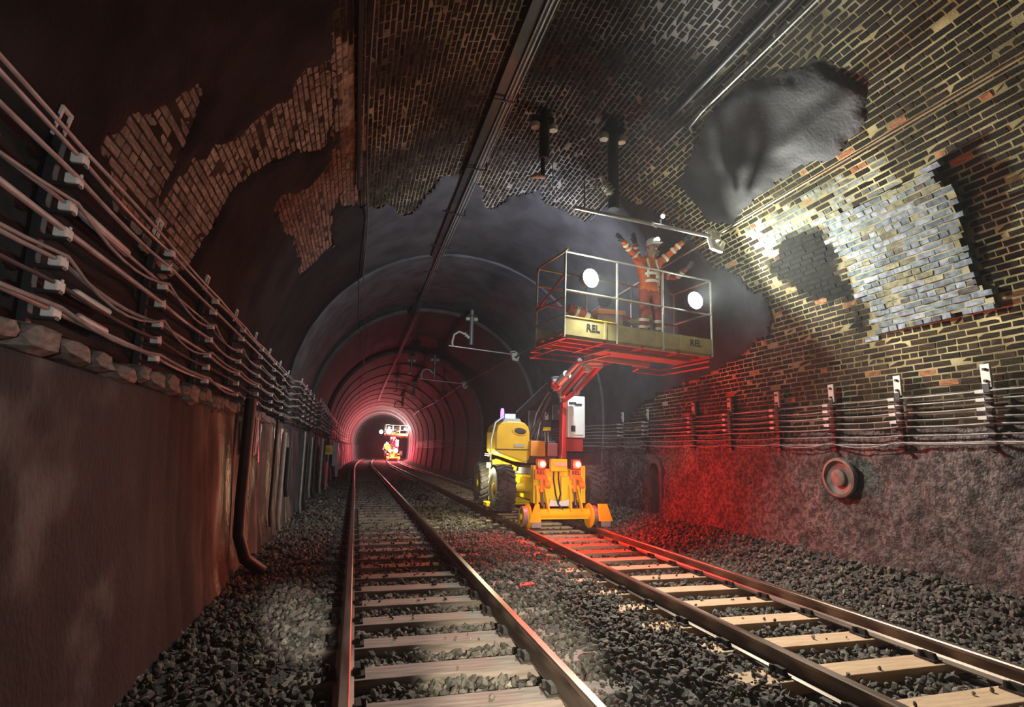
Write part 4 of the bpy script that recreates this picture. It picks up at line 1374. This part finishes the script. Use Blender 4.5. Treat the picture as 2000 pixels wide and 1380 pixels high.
MB().lathe([(0.095, -0.01), (0.12, 0.012), (0.10, 0.014), (0.088, -0.01)], 24, Mv).build('vent_rim', M_COWL, cwo, smooth=40)
MB().bx(-1.27, -0.50, 0.785, 0.80, 1.53, 1.55).build('seam', M_BLACK, cwo)
MB().bx(-0.84, -0.60, 0.775, 0.80, 1.60, 1.66).build('maker_strip', M_GREY, cwo)
MB().prism([(-1.10, 2.13), (-0.64, 2.13), (-0.70, 2.22), (-1.04, 2.22)], 0.85, 1.7).build('cowl_cap', M_GREY, cwo, bevel=0.01)
MB().bx(-0.98, -0.72, 1.1, 1.4, 2.22, 2.34).build('control_box', M_WHITE, MACH, bevel=0.015)
bc_ = MB().lathe([(0.045, 2.22), (0.045, 2.38), (0.035, 2.46), (0.01, 2.47)], 14, Matrix.Translation((-1.0, 1.25, 0)))
bc_.build('beacon', M_BEACON, MACH, smooth=50)
# grab rail on the cowl's outer side
MB().tube([(-1.34, 0.9, 1.30), (-1.33, 0.9, 1.75), (-1.24, 0.92, 2.12), (-1.05, 0.95, 2.26)], 0.022, 8).tube([(-1.34, 0.9, 1.42), (-1.48, 0.88, 1.43)], 0.03, 8).build('grab_rail', M_RAILW, MACH, smooth=60)
# counterweight and turret core
co = MB().bx(-0.50, 0.20, 0.95, 2.5, 1.24, 1.75)
co.bx(-0.42, 0.16, 1.1, 2.4, 1.75, 2.45)
co.build('turret_core', M_DARK, MACH, bevel=0.02)
MB().bx(-0.50, -0.16, 0.62, 0.95, 1.40, 1.74).build('counterweight_block', M_ORANGE, MACH, bevel=0.02)
MB().bx(-0.10, 0.14, 0.66, 0.95, 1.40, 1.70).build('valve_block', mat('brown_red_paint', (0.22, 0.06, 0.05), 0.5), MACH, bevel=0.02)
MB().bx(-0.06, 0.15, 0.98, 1.10, 2.22, 2.40).build('data_plate', mat('plate_print', (0.45, 0.42, 0.40), 0.5, color2=(0.2, 0.18, 0.18), scale=25), MACH)
MB().bx(-0.10, 0.10, 1.02, 1.08, 1.98, 2.06).build('warning_strip', M_YEL, MACH)
for x in (-0.08, -0.01):
    MB().tube([(x, 0.9, 1.95), (x, 0.88, 1.72)], 0.015, 6).build('pipe_stub', M_STEEL, MACH)
MB().prism([(0.17, 1.36), (0.29, 1.36), (0.30, 2.62), (0.20, 2.62)], 0.50, 0.72).build('red_mast', M_RED, MACH, bevel=0.015)
MB().bx(0.02, 0.30, 0.72, 1.3, 2.20, 2.56).build('boom_saddle', M_DARK, MACH, bevel=0.02)
for q, (x0, z0) in enumerate(((-0.36, 2.35), (-0.30, 2.30), (-0.22, 2.38), (-0.14, 2.30))):
    MB().tube([(x0, 1.08, 1.72), (x0 + 0.03, 1.02, 2.0), (x0 + 0.10, 1.00, z0), (x0 + 0.22, 0.75, z0 + 0.35), (x0 + 0.30, 0.4, z0 + 0.58)], 0.018, 6).build('boom_hose', M_BLACK if q % 2 else M_STEEL, MACH, smooth=60)
MB().tube([(-0.38, 1.05, 1.80), (-0.05, 0.62, 2.75)], 0.05, 10).tube([(-0.18, 0.79, 2.38), (0.0, 0.55, 2.90)], 0.032, 10).build('tilt_ram', M_DARK, MACH, smooth=50)
cb_ = MB().bx(0.28, 0.69, 0.40, 0.95, 1.82, 2.74)
cbo = cb_.build('control_cabinet', M_WHITE, MACH, bevel=0.02)
MB().bx(0.32, 0.64, 0.375, 0.40, 1.88, 2.50).build('cabinet_door', M_WHITE, cbo, bevel=0.008)
lt = MB().bx(0.30, 0.46, 0.365, 0.40, 2.56, 2.60)
lt.bx(0.44, 0.60, 0.365, 0.40, 2.53, 2.57)
lt.build('latch', M_BLACK, cbo)
MB().bx(0.34, 0.44, 0.36, 0.376, 1.95, 2.08).build('panel_window', M_BLACK, cbo)
MB().bx(0.28, 0.66, 0.45, 0.95, 1.52, 1.80).build('cabinet_base', mat('dark_red_paint', (0.28, 0.02, 0.02), 0.5), MACH, bevel=0.01)
# boom: dark main beams leaning up and towards the viewer, red parallel links to the basket
bm_ = MB()
for dx in (-0.14, 0.12):
    bm_.beam((-0.42 + dx, 1.75, 2.25), (-0.06 + dx, 0.35, 2.90), 0.09, 0.16)
bm_.beam((-0.34, 1.5, 2.50), (0.04, 0.35, 3.08), 0.07, 0.07)
bm_.beam((-0.50, 1.7, 2.30), (-0.30, 1.2, 2.75), 0.05, 0.06)
bm_.build('main_boom', M_DARK, MACH, bevel=0.01)
MB().tube([(-0.55, 1.6, 2.42), (-0.18, 0.5, 2.98)], 0.035, 10).build('luff_ram', M_STEEL, MACH, smooth=50)
kn = MB().box((-0.02, 0.2, 2.95), (0.34, 0.26, 0.34))
kn.lathe([(0.06, -0.22), (0.11, -0.2), (0.11, 0.2), (0.06, 0.22)], 16, Matrix.Translation((-0.02, 0.12, 3.0)) @ Matrix.Rotation(PI / 2, 4, 'Y'))
kn.build('boom_knuckle', M_DARK, MACH, bevel=0.02)
lkA, lkB = (-0.04, -0.05, 2.70), (-0.15, -1.65, 3.09)
lkC, lkD = (0.29, -0.05, 2.78), (0.16, -1.65, 3.16)
for a, b_ in ((lkA, lkB), (lkC, lkD)):
    l_ = MB().beam(a, b_, 0.075, 0.10)
    o_ = l_.build('parallel_link', M_RED, MACH, bevel=0.01)
    MB().beam(Vector(a) + Vector((-0.05, 0, 0.06)), Vector(b_) + Vector((-0.05, 0, 0.06)), 0.035, 0.05).build('link_edge', M_RAILW, o_)
    MB().tube([Vector(a) + Vector((0.05, 0, 0)), Vector(a) + Vector((-0.05, 0, 0))], 0.075, 12).build('pivot', M_RAILW, o_)
MB().tube([(0.28, -0.05, 2.78), (0.16, 0.3, 2.62)], 0.05, 8).tube([(-0.04, -0.05, 2.70), (0.16, 0.3, 2.62)], 0.05, 8).tube([(-0.04, 0.05, 2.78), (-0.02, 0.2, 2.95)], 0.07, 8).build('link_root', M_RED, MACH)
mt = MB().box((-0.12, -1.92, 3.16), (0.26, 0.30, 0.16))
mt.box((-0.18, -1.74, 3.08), (0.10, 0.12, 0.24))
mt.tube([(-0.28, -1.80, 3.10), (0.10, -1.80, 3.10)], 0.06, 12)
mt.build('basket_mount', M_WHITE, MACH, bevel=0.015)
MB().tube([(-0.36, -1.2, 2.98), (-0.30, -1.7, 3.18)], 0.05, 10).tube([(-0.40, -0.9, 2.86), (-0.36, -1.2, 2.98)], 0.085, 10).build('slew_ram', M_RAILW, MACH, smooth=50)
MB().lathe([(0.02, -0.08), (0.08, -0.05), (0.09, 0.0), (0.08, 0.05), (0.02, 0.08)], 14, Matrix.Translation((-0.46, -0.8, 2.80))).build('ram_end', M_RED, MACH, smooth=60)
MB().beam((0.05, -1.75, 3.10), (0.42, -2.0, 3.22), 0.06, 0.06).build('red_strut', M_RED, MACH)

# basket: local frame along its long front edge
FL, FR = W(3.01, 7.90, 3.31), W(5.99, 8.36, 3.25)
bxd = (FR - FL)
BL = bxd.length
bxd.normalize()
byd = Vector((0, 0, 1)).cross(bxd).normalized()
bzd = bxd.cross(byd)
DEP = 0.98
MBK = Matrix(((bxd.x, byd.x, bzd.x, FL.x), (bxd.y, byd.y, bzd.y, FL.y), (bxd.z, byd.z, bzd.z, FL.z), (0, 0, 0, 1)))
fm = MB()
fm.bx(0, BL, 0.0, DEP, 0.03, 0.06)
BK = fm.build('basket', M_BASKET, MACH)
BK.matrix_local = MBK
for y in (0.03, 0.33, 0.63, DEP - 0.03):
    MB().bx(0, BL, y - 0.025, y + 0.025, -0.05, 0.03).build('floor_beam', M_RED if y > 0.1 else M_BASKET, BK)
for x in (0.03, 0.75, 1.5, 2.25, BL - 0.03):
    MB().bx(x - 0.025, x + 0.025, 0, DEP, -0.06, 0.0).build('cross_beam', M_RED, BK)
TB = 0.27
MB().bx(0, BL, -0.012, 0.012, 0.0, TB).build('toe_board', M_BASKET, BK)
MB().bx(0, BL, DEP - 0.012, DEP + 0.012, 0.0, TB).build('toe_board', M_BASKET, BK)
MB().bx(BL - 0.012, BL + 0.012, 0, DEP, 0.0, TB).build('toe_board', M_BASKET, BK)
for x in (0.75, 1.55, 2.3):
    MB().bx(x - 0.02, x + 0.02, -0.028, -0.012, 0.0, TB).build('toe_rib', M_BASKET, BK)
HR = 1.36
posts = [(0.0, 0), (0.99, 0), (1.93, 0), (BL, 0), (0.0, DEP), (1.0, DEP), (2.0, DEP), (BL, DEP)]
for x, y in posts:
    MB().tube([(x, y, -0.04), (x, y, HR - (0.03 if y == 0 else 0.0))], 0.022, 8).build('post', M_RAILW, BK, smooth=60)
rails = [([(0, 0, HR), (BL, 0, HR)], M_RAILW), ([(0, DEP, HR), (BL, DEP, HR)], M_BASKET), ([(BL, 0, HR), (BL, DEP, HR)], M_BASKET),
         ([(-0.0, -0.08, HR + 0.02), (0, 0.1, HR), (0, DEP - 0.08, HR), (0, DEP, HR - 0.07)], M_BASKET),
         ([(0, DEP, 0.72), (BL, DEP, 0.72)], M_RED), ([(0, DEP, 1.05), (BL, DEP, 1.05)], M_BASKET), ([(0, 0, 0.32), (0, DEP, 0.32)], M_BASKET), ([(0, 0.02, 0.98), (0, DEP, 0.60)], M_RED),
         ([(0, 0, 0.60), (0, DEP, 0.60)], M_RED), ([(0, 0, 0.72), (BL, 0, 0.72)], M_RAILW), ([(0, 0, 0.29), (0.99, 0, 0.29)], M_YEL), ([(BL, 0, 0.75), (BL, DEP, 0.75)], M_RAILW)]
for p, m in rails:
    MB().tube(p, 0.02, 8).build('guard_rail', m, BK, smooth=60)
# mesh of the outer cage below: bowed red step rails left and right
for side, x0, x1 in ((-1, -0.02, 0.95), (1, BL - 0.85, BL + 0.02)):
    for zz, dy in ((-0.10, 0.0), (-0.20, 0.0)):
        q = [(x0, DEP * 0.15, zz), (x0, DEP * 1.15, zz), (x1, DEP * 1.15, zz), (x1, DEP * 0.15, zz)] if side < 0 else [(x0, DEP * 1.0, zz), (x0 + 0.05, DEP * 1.25, zz - 0.02), (x1 - 0.12, DEP * 1.3, zz - 0.02), (x1, DEP * 1.1, zz), (x1, DEP * 0.1, zz)]
        MB().tube(q, 0.018, 7).build('step_rail', M_RED if side < 0 else mat('faded_orange_red', (0.55, 0.16, 0.08), 0.45), BK)
MB().beam((1.1, DEP * 0.9, -0.12), (BL - 0.7, DEP * 0.9, -0.14), 0.07, 0.09).build('carrier_beam', M_RAILW, BK)
MB().bx(0.95, BL - 0.2, 0.35, 0.75, -0.10, -0.06).build('belly_plate', mat('belly_paint', (0.42, 0.26, 0.16), 0.5, color2=(0.34, 0.2, 0.13), scale=5), BK)
MB().beam((1.05, 0.5, 0.30), (1.98, 0.35, 0.62), 0.06, 0.09).build('inner_brace', M_BASKET, BK)
for x in (0.52, 2.63):
    text_mesh('lettering', 'REL', 0.16, M_INK, BK, Matrix.Translation((x, -0.014, 0.155)) @ Matrix.Rotation(PI / 2, 4, 'X'))
# work lamps clipped to the front rails
for v, aimv in ((LAMP_A, (0.30, -1.0, 0.0)), (LAMP_B, (0.10, -1.0, 0.05))):
    p = MBK.inverted() @ (v - MO)
    d = (MBK.to_3x3().inverted() @ Vector(aimv)).normalized()
    Mq = Matrix.Translation(p) @ d.to_track_quat('Z', 'Y').to_matrix().to_4x4()
    hd = MB().lathe([(0.06, -0.18), (0.13, -0.12), (0.165, -0.02), (0.172, 0.0), (0.16, 0.012)], 24, Mq)
    h_ = hd.build('work_lamp', M_BLACK, BK, smooth=40)
    w_l = MB().lathe([(0.158, 0.0), (0.145, 0.03), (0.08, 0.05), (0.02, 0.056)], 24, Mq)
    w_o = w_l.build('work_lamp_lens', M_LENSW, BK, smooth=60)
    MB().tube([p + Vector((0, 0.12, -0.02)), p + Vector((0, 0.12, -0.2)), Vector((p.x, 0.0, 0.74))], 0.014, 6).build('lamp_clip', M_BLACK, BK)

# added unseen lamp on the back rail, brightening the bore ahead
p = MBK.inverted() @ (Vector((4.30, 9.20, 4.30)) - MO)
Mq = Matrix.Translation(p) @ Matrix.Rotation(-PI / 2, 4, 'X')
MB().lathe([(0.05, -0.16), (0.10, -0.12), (0.125, -0.02), (0.13, 0.0), (0.12, 0.012)], 20, Mq).build('work_lamp', M_BLACK, BK, smooth=40)
MB().lathe([(0.115, 0.0), (0.105, 0.03), (0.06, 0.045), (0.02, 0.05)], 20, Mq).build('work_lamp_lens', M_LENSW, BK, smooth=60)

# second machine, working far down the bore on the same track
M2 = copy_tree(MACH)
far_y = 80.0
pb = bend(np.array([4.2, far_y, 0.0]))
M2.location = pb
M2.rotation_euler = (0, 0, -(far_y - Y_BEND) / R_BEND)
M2['label'] = 'distant second boom lift glowing with red and white lamps far down the tunnel'
Rf = M2.matrix_world
for nm_, dx, dy, z, r, col_, st in (('flood_lamp_glare', -0.75, -3.35, 3.75, 0.34, (1.0, 1.0, 0.95), 40), ('flood_lamp_glare', -1.75, -3.2, 3.7, 0.26, (1.0, 0.95, 0.5), 16), ('tail_lamp_glare', -0.46, -0.25, 1.25, 0.24, (1.0, 0.25, 0.15), 30), ('tail_lamp_glare', 0.34, -0.25, 1.25, 0.30, (1.0, 0.30, 0.22), 30)):  # added oversized glowing heads, standing in for glare round the distant lamps
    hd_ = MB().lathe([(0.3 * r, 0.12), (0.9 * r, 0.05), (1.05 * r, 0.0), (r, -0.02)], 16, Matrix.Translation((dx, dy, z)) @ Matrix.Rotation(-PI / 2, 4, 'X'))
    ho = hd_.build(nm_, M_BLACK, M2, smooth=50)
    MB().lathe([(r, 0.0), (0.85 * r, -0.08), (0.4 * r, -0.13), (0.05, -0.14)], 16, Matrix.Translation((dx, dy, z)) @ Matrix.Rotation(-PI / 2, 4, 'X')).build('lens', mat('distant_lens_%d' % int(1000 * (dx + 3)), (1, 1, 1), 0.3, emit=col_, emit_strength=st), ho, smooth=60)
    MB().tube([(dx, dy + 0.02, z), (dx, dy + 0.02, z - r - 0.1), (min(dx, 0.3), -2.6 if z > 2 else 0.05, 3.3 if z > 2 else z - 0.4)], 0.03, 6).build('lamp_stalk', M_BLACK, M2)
for dx in (-0.45, 0.33):
    q = Vector(pb) + Vector((dx, -0.5, 1.3))
    lamp('distant_tail_lamp_glow', 'POINT', q, 1700, (1.0, 0.06, 0.11), 0.12)
lamp('distant_added_fill', 'AREA', Vector(pb) + Vector((0.0, -1.6, 4.1)), 1500, (1.0, 0.8, 0.75), 0.2, Vector(pb) + Vector((-2.0, 20.0, 3.0)))  # added unseen fill lights brightening the bore past the second machine
lamp('distant_added_fill', 'POINT', Vector(pb) + Vector((-0.6, 4.0, 1.6)), 500, (1.0, 0.3, 0.25), 0.2)
for dx, p_ in ((-0.9, 350), (1.2, 350)):
    q = Vector(pb) + Vector((dx, -3.3, 4.1))
    lamp('distant_work_lamp_beam', 'POINT', q, p_, (1.0, 0.92, 0.85), 0.1)

# ================================================================== the two workers in the basket
M_HIVIS = mat('hi_vis_orange', (0.90, 0.20, 0.03), 0.7, color2=(0.75, 0.14, 0.02), scale=9, bump=0.4, bscale=14)
M_HIVIS_D = mat('worn_hi_vis_orange', (0.55, 0.10, 0.05), 0.75, color2=(0.40, 0.07, 0.05), scale=9, bump=0.4, bscale=14)
M_BAND = mat('reflective_band', (0.92, 0.90, 0.74), 0.35, color2=(0.85, 0.83, 0.68), scale=12)
M_HELM = mat('white_helmet', (0.75, 0.75, 0.72), 0.35)
M_SKIN = mat('skin', (0.48, 0.28, 0.20), 0.55)
M_GLOVE = mat('dark_glove', (0.05, 0.05, 0.06), 0.7)
M_BOOT = mat('boot_leather', (0.04, 0.03, 0.03), 0.6)


def skin_mesh(name, verts, edges, radii, material, parent, root=0, sub=2):
    me = bpy.data.meshes.new(name)
    me.from_pydata([tuple(v) for v in verts], edges, [])
    me.materials.append(material)
    o = bpy.data.objects.new(name, me)
    COL.objects.link(o)
    o.parent = parent
    sk = o.modifiers.new('skin', 'SKIN')
    sk.use_smooth_shade = True
    if not me.skin_vertices:
        bpy.context.view_layer.objects.active = o
    for i, sv in enumerate(me.skin_vertices[0].data):
        r = radii[i]
        sv.radius = r if isinstance(r, tuple) else (r, r)
        sv.use_root = (i == root)
    sb = o.modifiers.new('subdivision', 'SUBSURF')
    sb.levels = sub
    sb.render_levels = sub
    dg = bpy.context.evaluated_depsgraph_get()
    em = bpy.data.meshes.new_from_object(o.evaluated_get(dg))
    em.name = name
    o.modifiers.clear()
    o.data = em
    if len(em.materials) == 0:
        em.materials.append(material)
    em.polygons.foreach_set('use_smooth', np.ones(len(em.polygons), dtype=bool))
    return o


def band(a, b_, t, r, w, parent, sx=1.0):
    """reflective tape round the limb a-b at fraction t"""
    a, b_ = Vector(a), Vector(b_)
    d = (b_ - a).normalized()
    c = a.lerp(b_, t)
    Mq = Matrix.Translation(c) @ d.to_track_quat('Z', 'Y').to_matrix().to_4x4() @ Matrix.Diagonal((sx, 1, 1, 1))
    return MB().lathe([(r * 0.97, -w / 2), (r, -w / 2), (r, w / 2), (r * 0.97, w / 2)], 16, Mq, close=True).build('reflective_band', M_BAND, parent, smooth=50)


def worker(loc, rz, label, J, jacket, trousers, headlamp=True, look=(0, -1, 0)):
    root = thing('person', label, 'person', loc, 'workers in the basket')
    root.rotation_euler = (0, 0, rz)
    V, E_, Rr = [], [], []

    def chain(pts, rad, start=None):
        prev = start
        for p, r in zip(pts, rad):
            V.append(Vector(p))
            Rr.append(r)
            if prev is not None:
                E_.append((prev, len(V) - 1))
            prev = len(V) - 1
        return prev
    chain([J['pelvis']], [(0.155, 0.115)])
    sp = chain([J['waist'], J['chest']], [(0.15, 0.11), (0.19, 0.125)], 0)
    nk = chain([J['neck'], J['head0']], [0.06, 0.075], sp)
    chain([J['head1'], J['head2']], [(0.085, 0.098), (0.07, 0.085)], nk)
    for s in ('L', 'R'):
        k = chain([J['knee' + s], J['ank' + s]], [0.085, 0.06], chain([J['hip' + s]], [0.105], 0))
        chain([J['toe' + s]], [0.045], k)
        e = chain([J['elb' + s], J['wri' + s]], [0.058, 0.042], chain([J['sho' + s]], [0.085], sp))
        w, el = Vector(J['wri' + s]), Vector(J['elb' + s])
        d = (w - el).normalized()
        side = d.cross(Vector((0, 1, 0.2))).normalized()
        nrm = side.cross(d)
        pm_ = chain([w + d * 0.07], [(0.042, 0.026)], e)
        for q, (so, ln) in enumerate(((-0.032, 0.066), (-0.011, 0.078), (0.011, 0.074), (0.032, 0.058))):
            b0 = w + d * 0.10 + side * so
            chain([b0, b0 + d * ln * 0.55 + nrm * 0.012, b0 + d * ln * 0.8 + nrm * 0.04], [0.011, 0.010, 0.008], pm_)
        b0 = w + d * 0.045 + side * 0.045 * (1 if s == 'L' else -1)
        chain([b0, b0 + d * 0.04 + side * 0.02 * (1 if s == 'L' else -1) + nrm * 0.015], [0.013, 0.010], e)
    body = skin_mesh('body', V, E_, Rr, jacket, root)
    # trousers, skin and boots by height and place
    me = body.data
    me.materials.append(trousers)
    me.materials.append(M_SKIN)
    me.materials.append(M_GLOVE)
    me.materials.append(M_BOOT)
    hc = Vector(J['head1'])
    for p in me.polygons:
        c = p.center
        if c.z < 0.11:
            p.material_index = 4
        elif c.z < J['pelvis'][2] - 0.03:
            p.material_index = 1
        if (c - hc).length < 0.16 or (c - Vector(J['head2'])).length < 0.13:
            p.material_index = 2
        for s in ('L', 'R'):
            w = Vector(J['wri' + s])
            d = (w - Vector(J['elb' + s])).normalized()
            if (c - w).dot(d) > -0.005 and (c - w).length < 0.24:
                p.material_index = 3
    # helmet, face
    hx, hy, hz = J['head2']
    lk = Vector(look).normalized()
    hm = MB().lathe([(0.128, 0.0), (0.135, -0.012), (0.125, 0.006), (0.122, 0.05), (0.10, 0.095), (0.06, 0.12), (0.02, 0.128)], 20, Matrix.Translation((hx, hy, hz - 0.005)) @ Matrix.Diagonal((0.92, 1.08, 1, 1)))
    hm.prism([(hx - 0.085, hz - 0.012), (hx + 0.085, hz - 0.012), (hx + 0.07, hz + 0.0), (hx - 0.07, hz + 0.0)], hy - 0.19, hy - 0.10)
    helm = hm.build('helmet', M_HELM, root, smooth=50)
    if headlamp:
        q = Vector((hx, hy - 0.14, hz + 0.045))
        MB().lathe([(0.035, -0.02), (0.042, 0.0), (0.038, 0.02), (0.01, 0.024)], 14, Matrix.Translation(q) @ Matrix.Rotation(PI / 2, 4, 'X')).build('headlamp', mat('headlamp_lens', (1, 1, .8), .3, emit=(1.0, 0.97, 0.70), emit_strength=14), helm, smooth=60)
    f0 = Vector(J['head1'])
    MB().tube([f0 + Vector((0, -0.088, 0.03)), f0 + Vector((0, -0.112, -0.012)), f0 + Vector((0, -0.09, -0.02))], [0.010, 0.015, 0.008], 8).build('nose', M_SKIN, root, smooth=60)
    for sx in (-1, 1):
        MB().lathe([(0.004, -0.03), (0.016, -0.02), (0.02, 0.01), (0.01, 0.03)], 8, Matrix.Translation(f0 + Vector((sx * 0.088, 0.0, 0.0)))).build('ear', M_SKIN, root, smooth=60)
        MB().lathe([(0.002, -0.010), (0.010, -0.006), (0.013, 0.0), (0.010, 0.006), (0.002, 0.010)], 8, Matrix.Translation(f0 + Vector((sx * 0.032, -0.088, 0.03)))).build('eye', M_BOOT, root, smooth=60)
    MB().tube([f0 + Vector((-0.026, -0.088, -0.055)), f0 + Vector((0, -0.094, -0.058)), f0 + Vector((0.026, -0.088, -0.055))], 0.006, 6).build('mouth', M_BOOT, root, smooth=60)
    # reflective bands
    wz = Vector(J['waist'])
    cz_ = Vector(J['chest'])
    band(J['pelvis'], J['chest'], 0.30, 0.137, 0.05, root, 1.32)
    band(J['pelvis'], J['chest'], 0.60, 0.142, 0.05, root, 1.38)
    for sx in (-1, 1):
        MB().tube([wz + Vector((sx * 0.09, -0.125, 0.0)), cz_ + Vector((sx * 0.09, -0.135, -0.05)), cz_ + Vector((sx * 0.085, -0.10, 0.10))], 0.022, 6).build('brace_band', M_BAND, root, smooth=60)
    for s in ('L', 'R'):
        band(J['sho' + s], J['elb' + s], 0.62, 0.078, 0.05, root)
        band(J['elb' + s], J['wri' + s], 0.28, 0.064, 0.05, root)
        band(J['elb' + s], J['wri' + s], 0.62, 0.058, 0.05, root)
        band(J['knee' + s], J['ank' + s], 0.25, 0.092, 0.05, root)
        band(J['knee' + s], J['ank' + s], 0.55, 0.086, 0.05, root)
    return root


BZ = 3.37
JA = dict(pelvis=(0, 0, 0.93), waist=(0.0, 0, 1.12), chest=(0.01, 0, 1.36), neck=(0.03, -0.03, 1.52), head0=(0.04, -0.05, 1.58), head1=(0.05, -0.07, 1.66), head2=(0.06, -0.07, 1.75),
          hipL=(-0.10, 0, 0.86), kneeL=(-0.13, -0.04, 0.48), ankL=(-0.14, 0.02, 0.08), toeL=(-0.16, -0.15, 0.045), hipR=(0.10, 0, 0.86), kneeR=(0.15, -0.02, 0.48), ankR=(0.17, 0.03, 0.08), toeR=(0.20, -0.14, 0.045),
          shoL=(-0.18, 0, 1.43), elbL=(-0.42, -0.10, 1.56), wriL=(-0.66, -0.22, 1.66), shoR=(0.20, 0, 1.43), elbR=(0.36, -0.14, 1.60), wriR=(0.50, -0.34, 1.78))
worker((4.74, 8.32, BZ), 0.10, 'worker in bright orange hi-vis standing mid-basket with both arms raised to the bar', JA, M_HIVIS, M_HIVIS_D)
JB = dict(JA)
JB.update(neck=(0.0, -0.03, 1.52), head0=(0.0, -0.06, 1.58), head1=(0.0, -0.08, 1.65), head2=(0.0, -0.08, 1.73), shoL=(-0.19, 0, 1.42), elbL=(-0.26, -0.05, 1.70), wriL=(-0.36, -0.20, 1.90), shoR=(0.19, 0, 1.42), elbR=(0.40, -0.14, 1.28), wriR=(0.52, -0.36, 1.40))
worker((5.02, 8.72, BZ), -0.15, 'second worker half hidden behind the first, elbow bent towards the right lamp', JB, M_HIVIS_D, M_HIVIS_D, headlamp=False)

# kit on the basket floor
KB = thing('kit_crate', 'brown kit crate with an orange lid on the basket floor left of the workers', 'crate', (3.98, 8.42, BZ))
MB().box((0, 0, 0.21), (0.46, 0.34, 0.42)).build('crate_body', mat('brown_crate', (0.30, 0.17, 0.10), 0.6, color2=(0.22, 0.12, 0.08), scale=8), KB, bevel=0.015)
MB().box((0.02, 0, 0.46), (0.50, 0.38, 0.09)).build('lid', mat('orange_lid', (0.75, 0.25, 0.06), 0.5), KB, bevel=0.015)
HJ = thing('folded_jacket', 'folded hi-vis jacket with pale reflective stripes lying at the basket left end', 'jacket', (3.44, 8.30, BZ))
jm = MB()
jm.tube([(-0.2, 0.05, 0.0), (-0.15, 0.05, 0.2), (0.1, 0.05, 0.22), (0.2, 0.05, 0.0)], 0.11, 12)
jm.tube([(-0.22, -0.05, 0.46), (0.0, 0.0, 0.40), (0.20, 0.05, 0.28)], [0.07, 0.11, 0.10], 12)
jm.tube([(-0.20, 0.1, 0.10), (0.05, 0.12, 0.12), (0.28, 0.1, 0.08)], [0.09, 0.12, 0.08], 12)
jm.build('cloth', M_HIVIS_D, HJ, smooth=70)
MB().tube([(-0.11, -0.02, 0.43), (-0.03, 0.0, 0.41)], 0.105, 14).build('reflective_band', M_BAND, HJ, smooth=50)
MB().tube([(0.06, 0.02, 0.37), (0.13, 0.035, 0.33)], 0.118, 14).build('reflective_band', M_BAND, HJ, smooth=50)

# small lamp clipped on the registration bar
LB = thing('bar_lamp', 'small bright lamp clipped on the registration bar above the workers', 'lamp', (4.40, 7.31, 5.10))
MB().tube([(0, 0, -0.06), (0, -0.01, 0.04)], 0.018, 8).build('clip', M_STEEL, LB)
MB().lathe([(0.02, -0.03), (0.035, -0.01), (0.036, 0.02), (0.03, 0.03)], 14, Matrix.Translation((0.01, -0.03, 0.07)) @ Matrix.Rotation(PI / 2, 4, 'X')).build('lamp_head', M_BLACK, LB, smooth=50)
MB().lathe([(0.033, 0.0), (0.028, 0.015), (0.01, 0.02)], 14, Matrix.Translation((0.01, -0.06, 0.07)) @ Matrix.Rotation(PI / 2, 4, 'X')).build('lens', M_LENSW, LB, smooth=50)
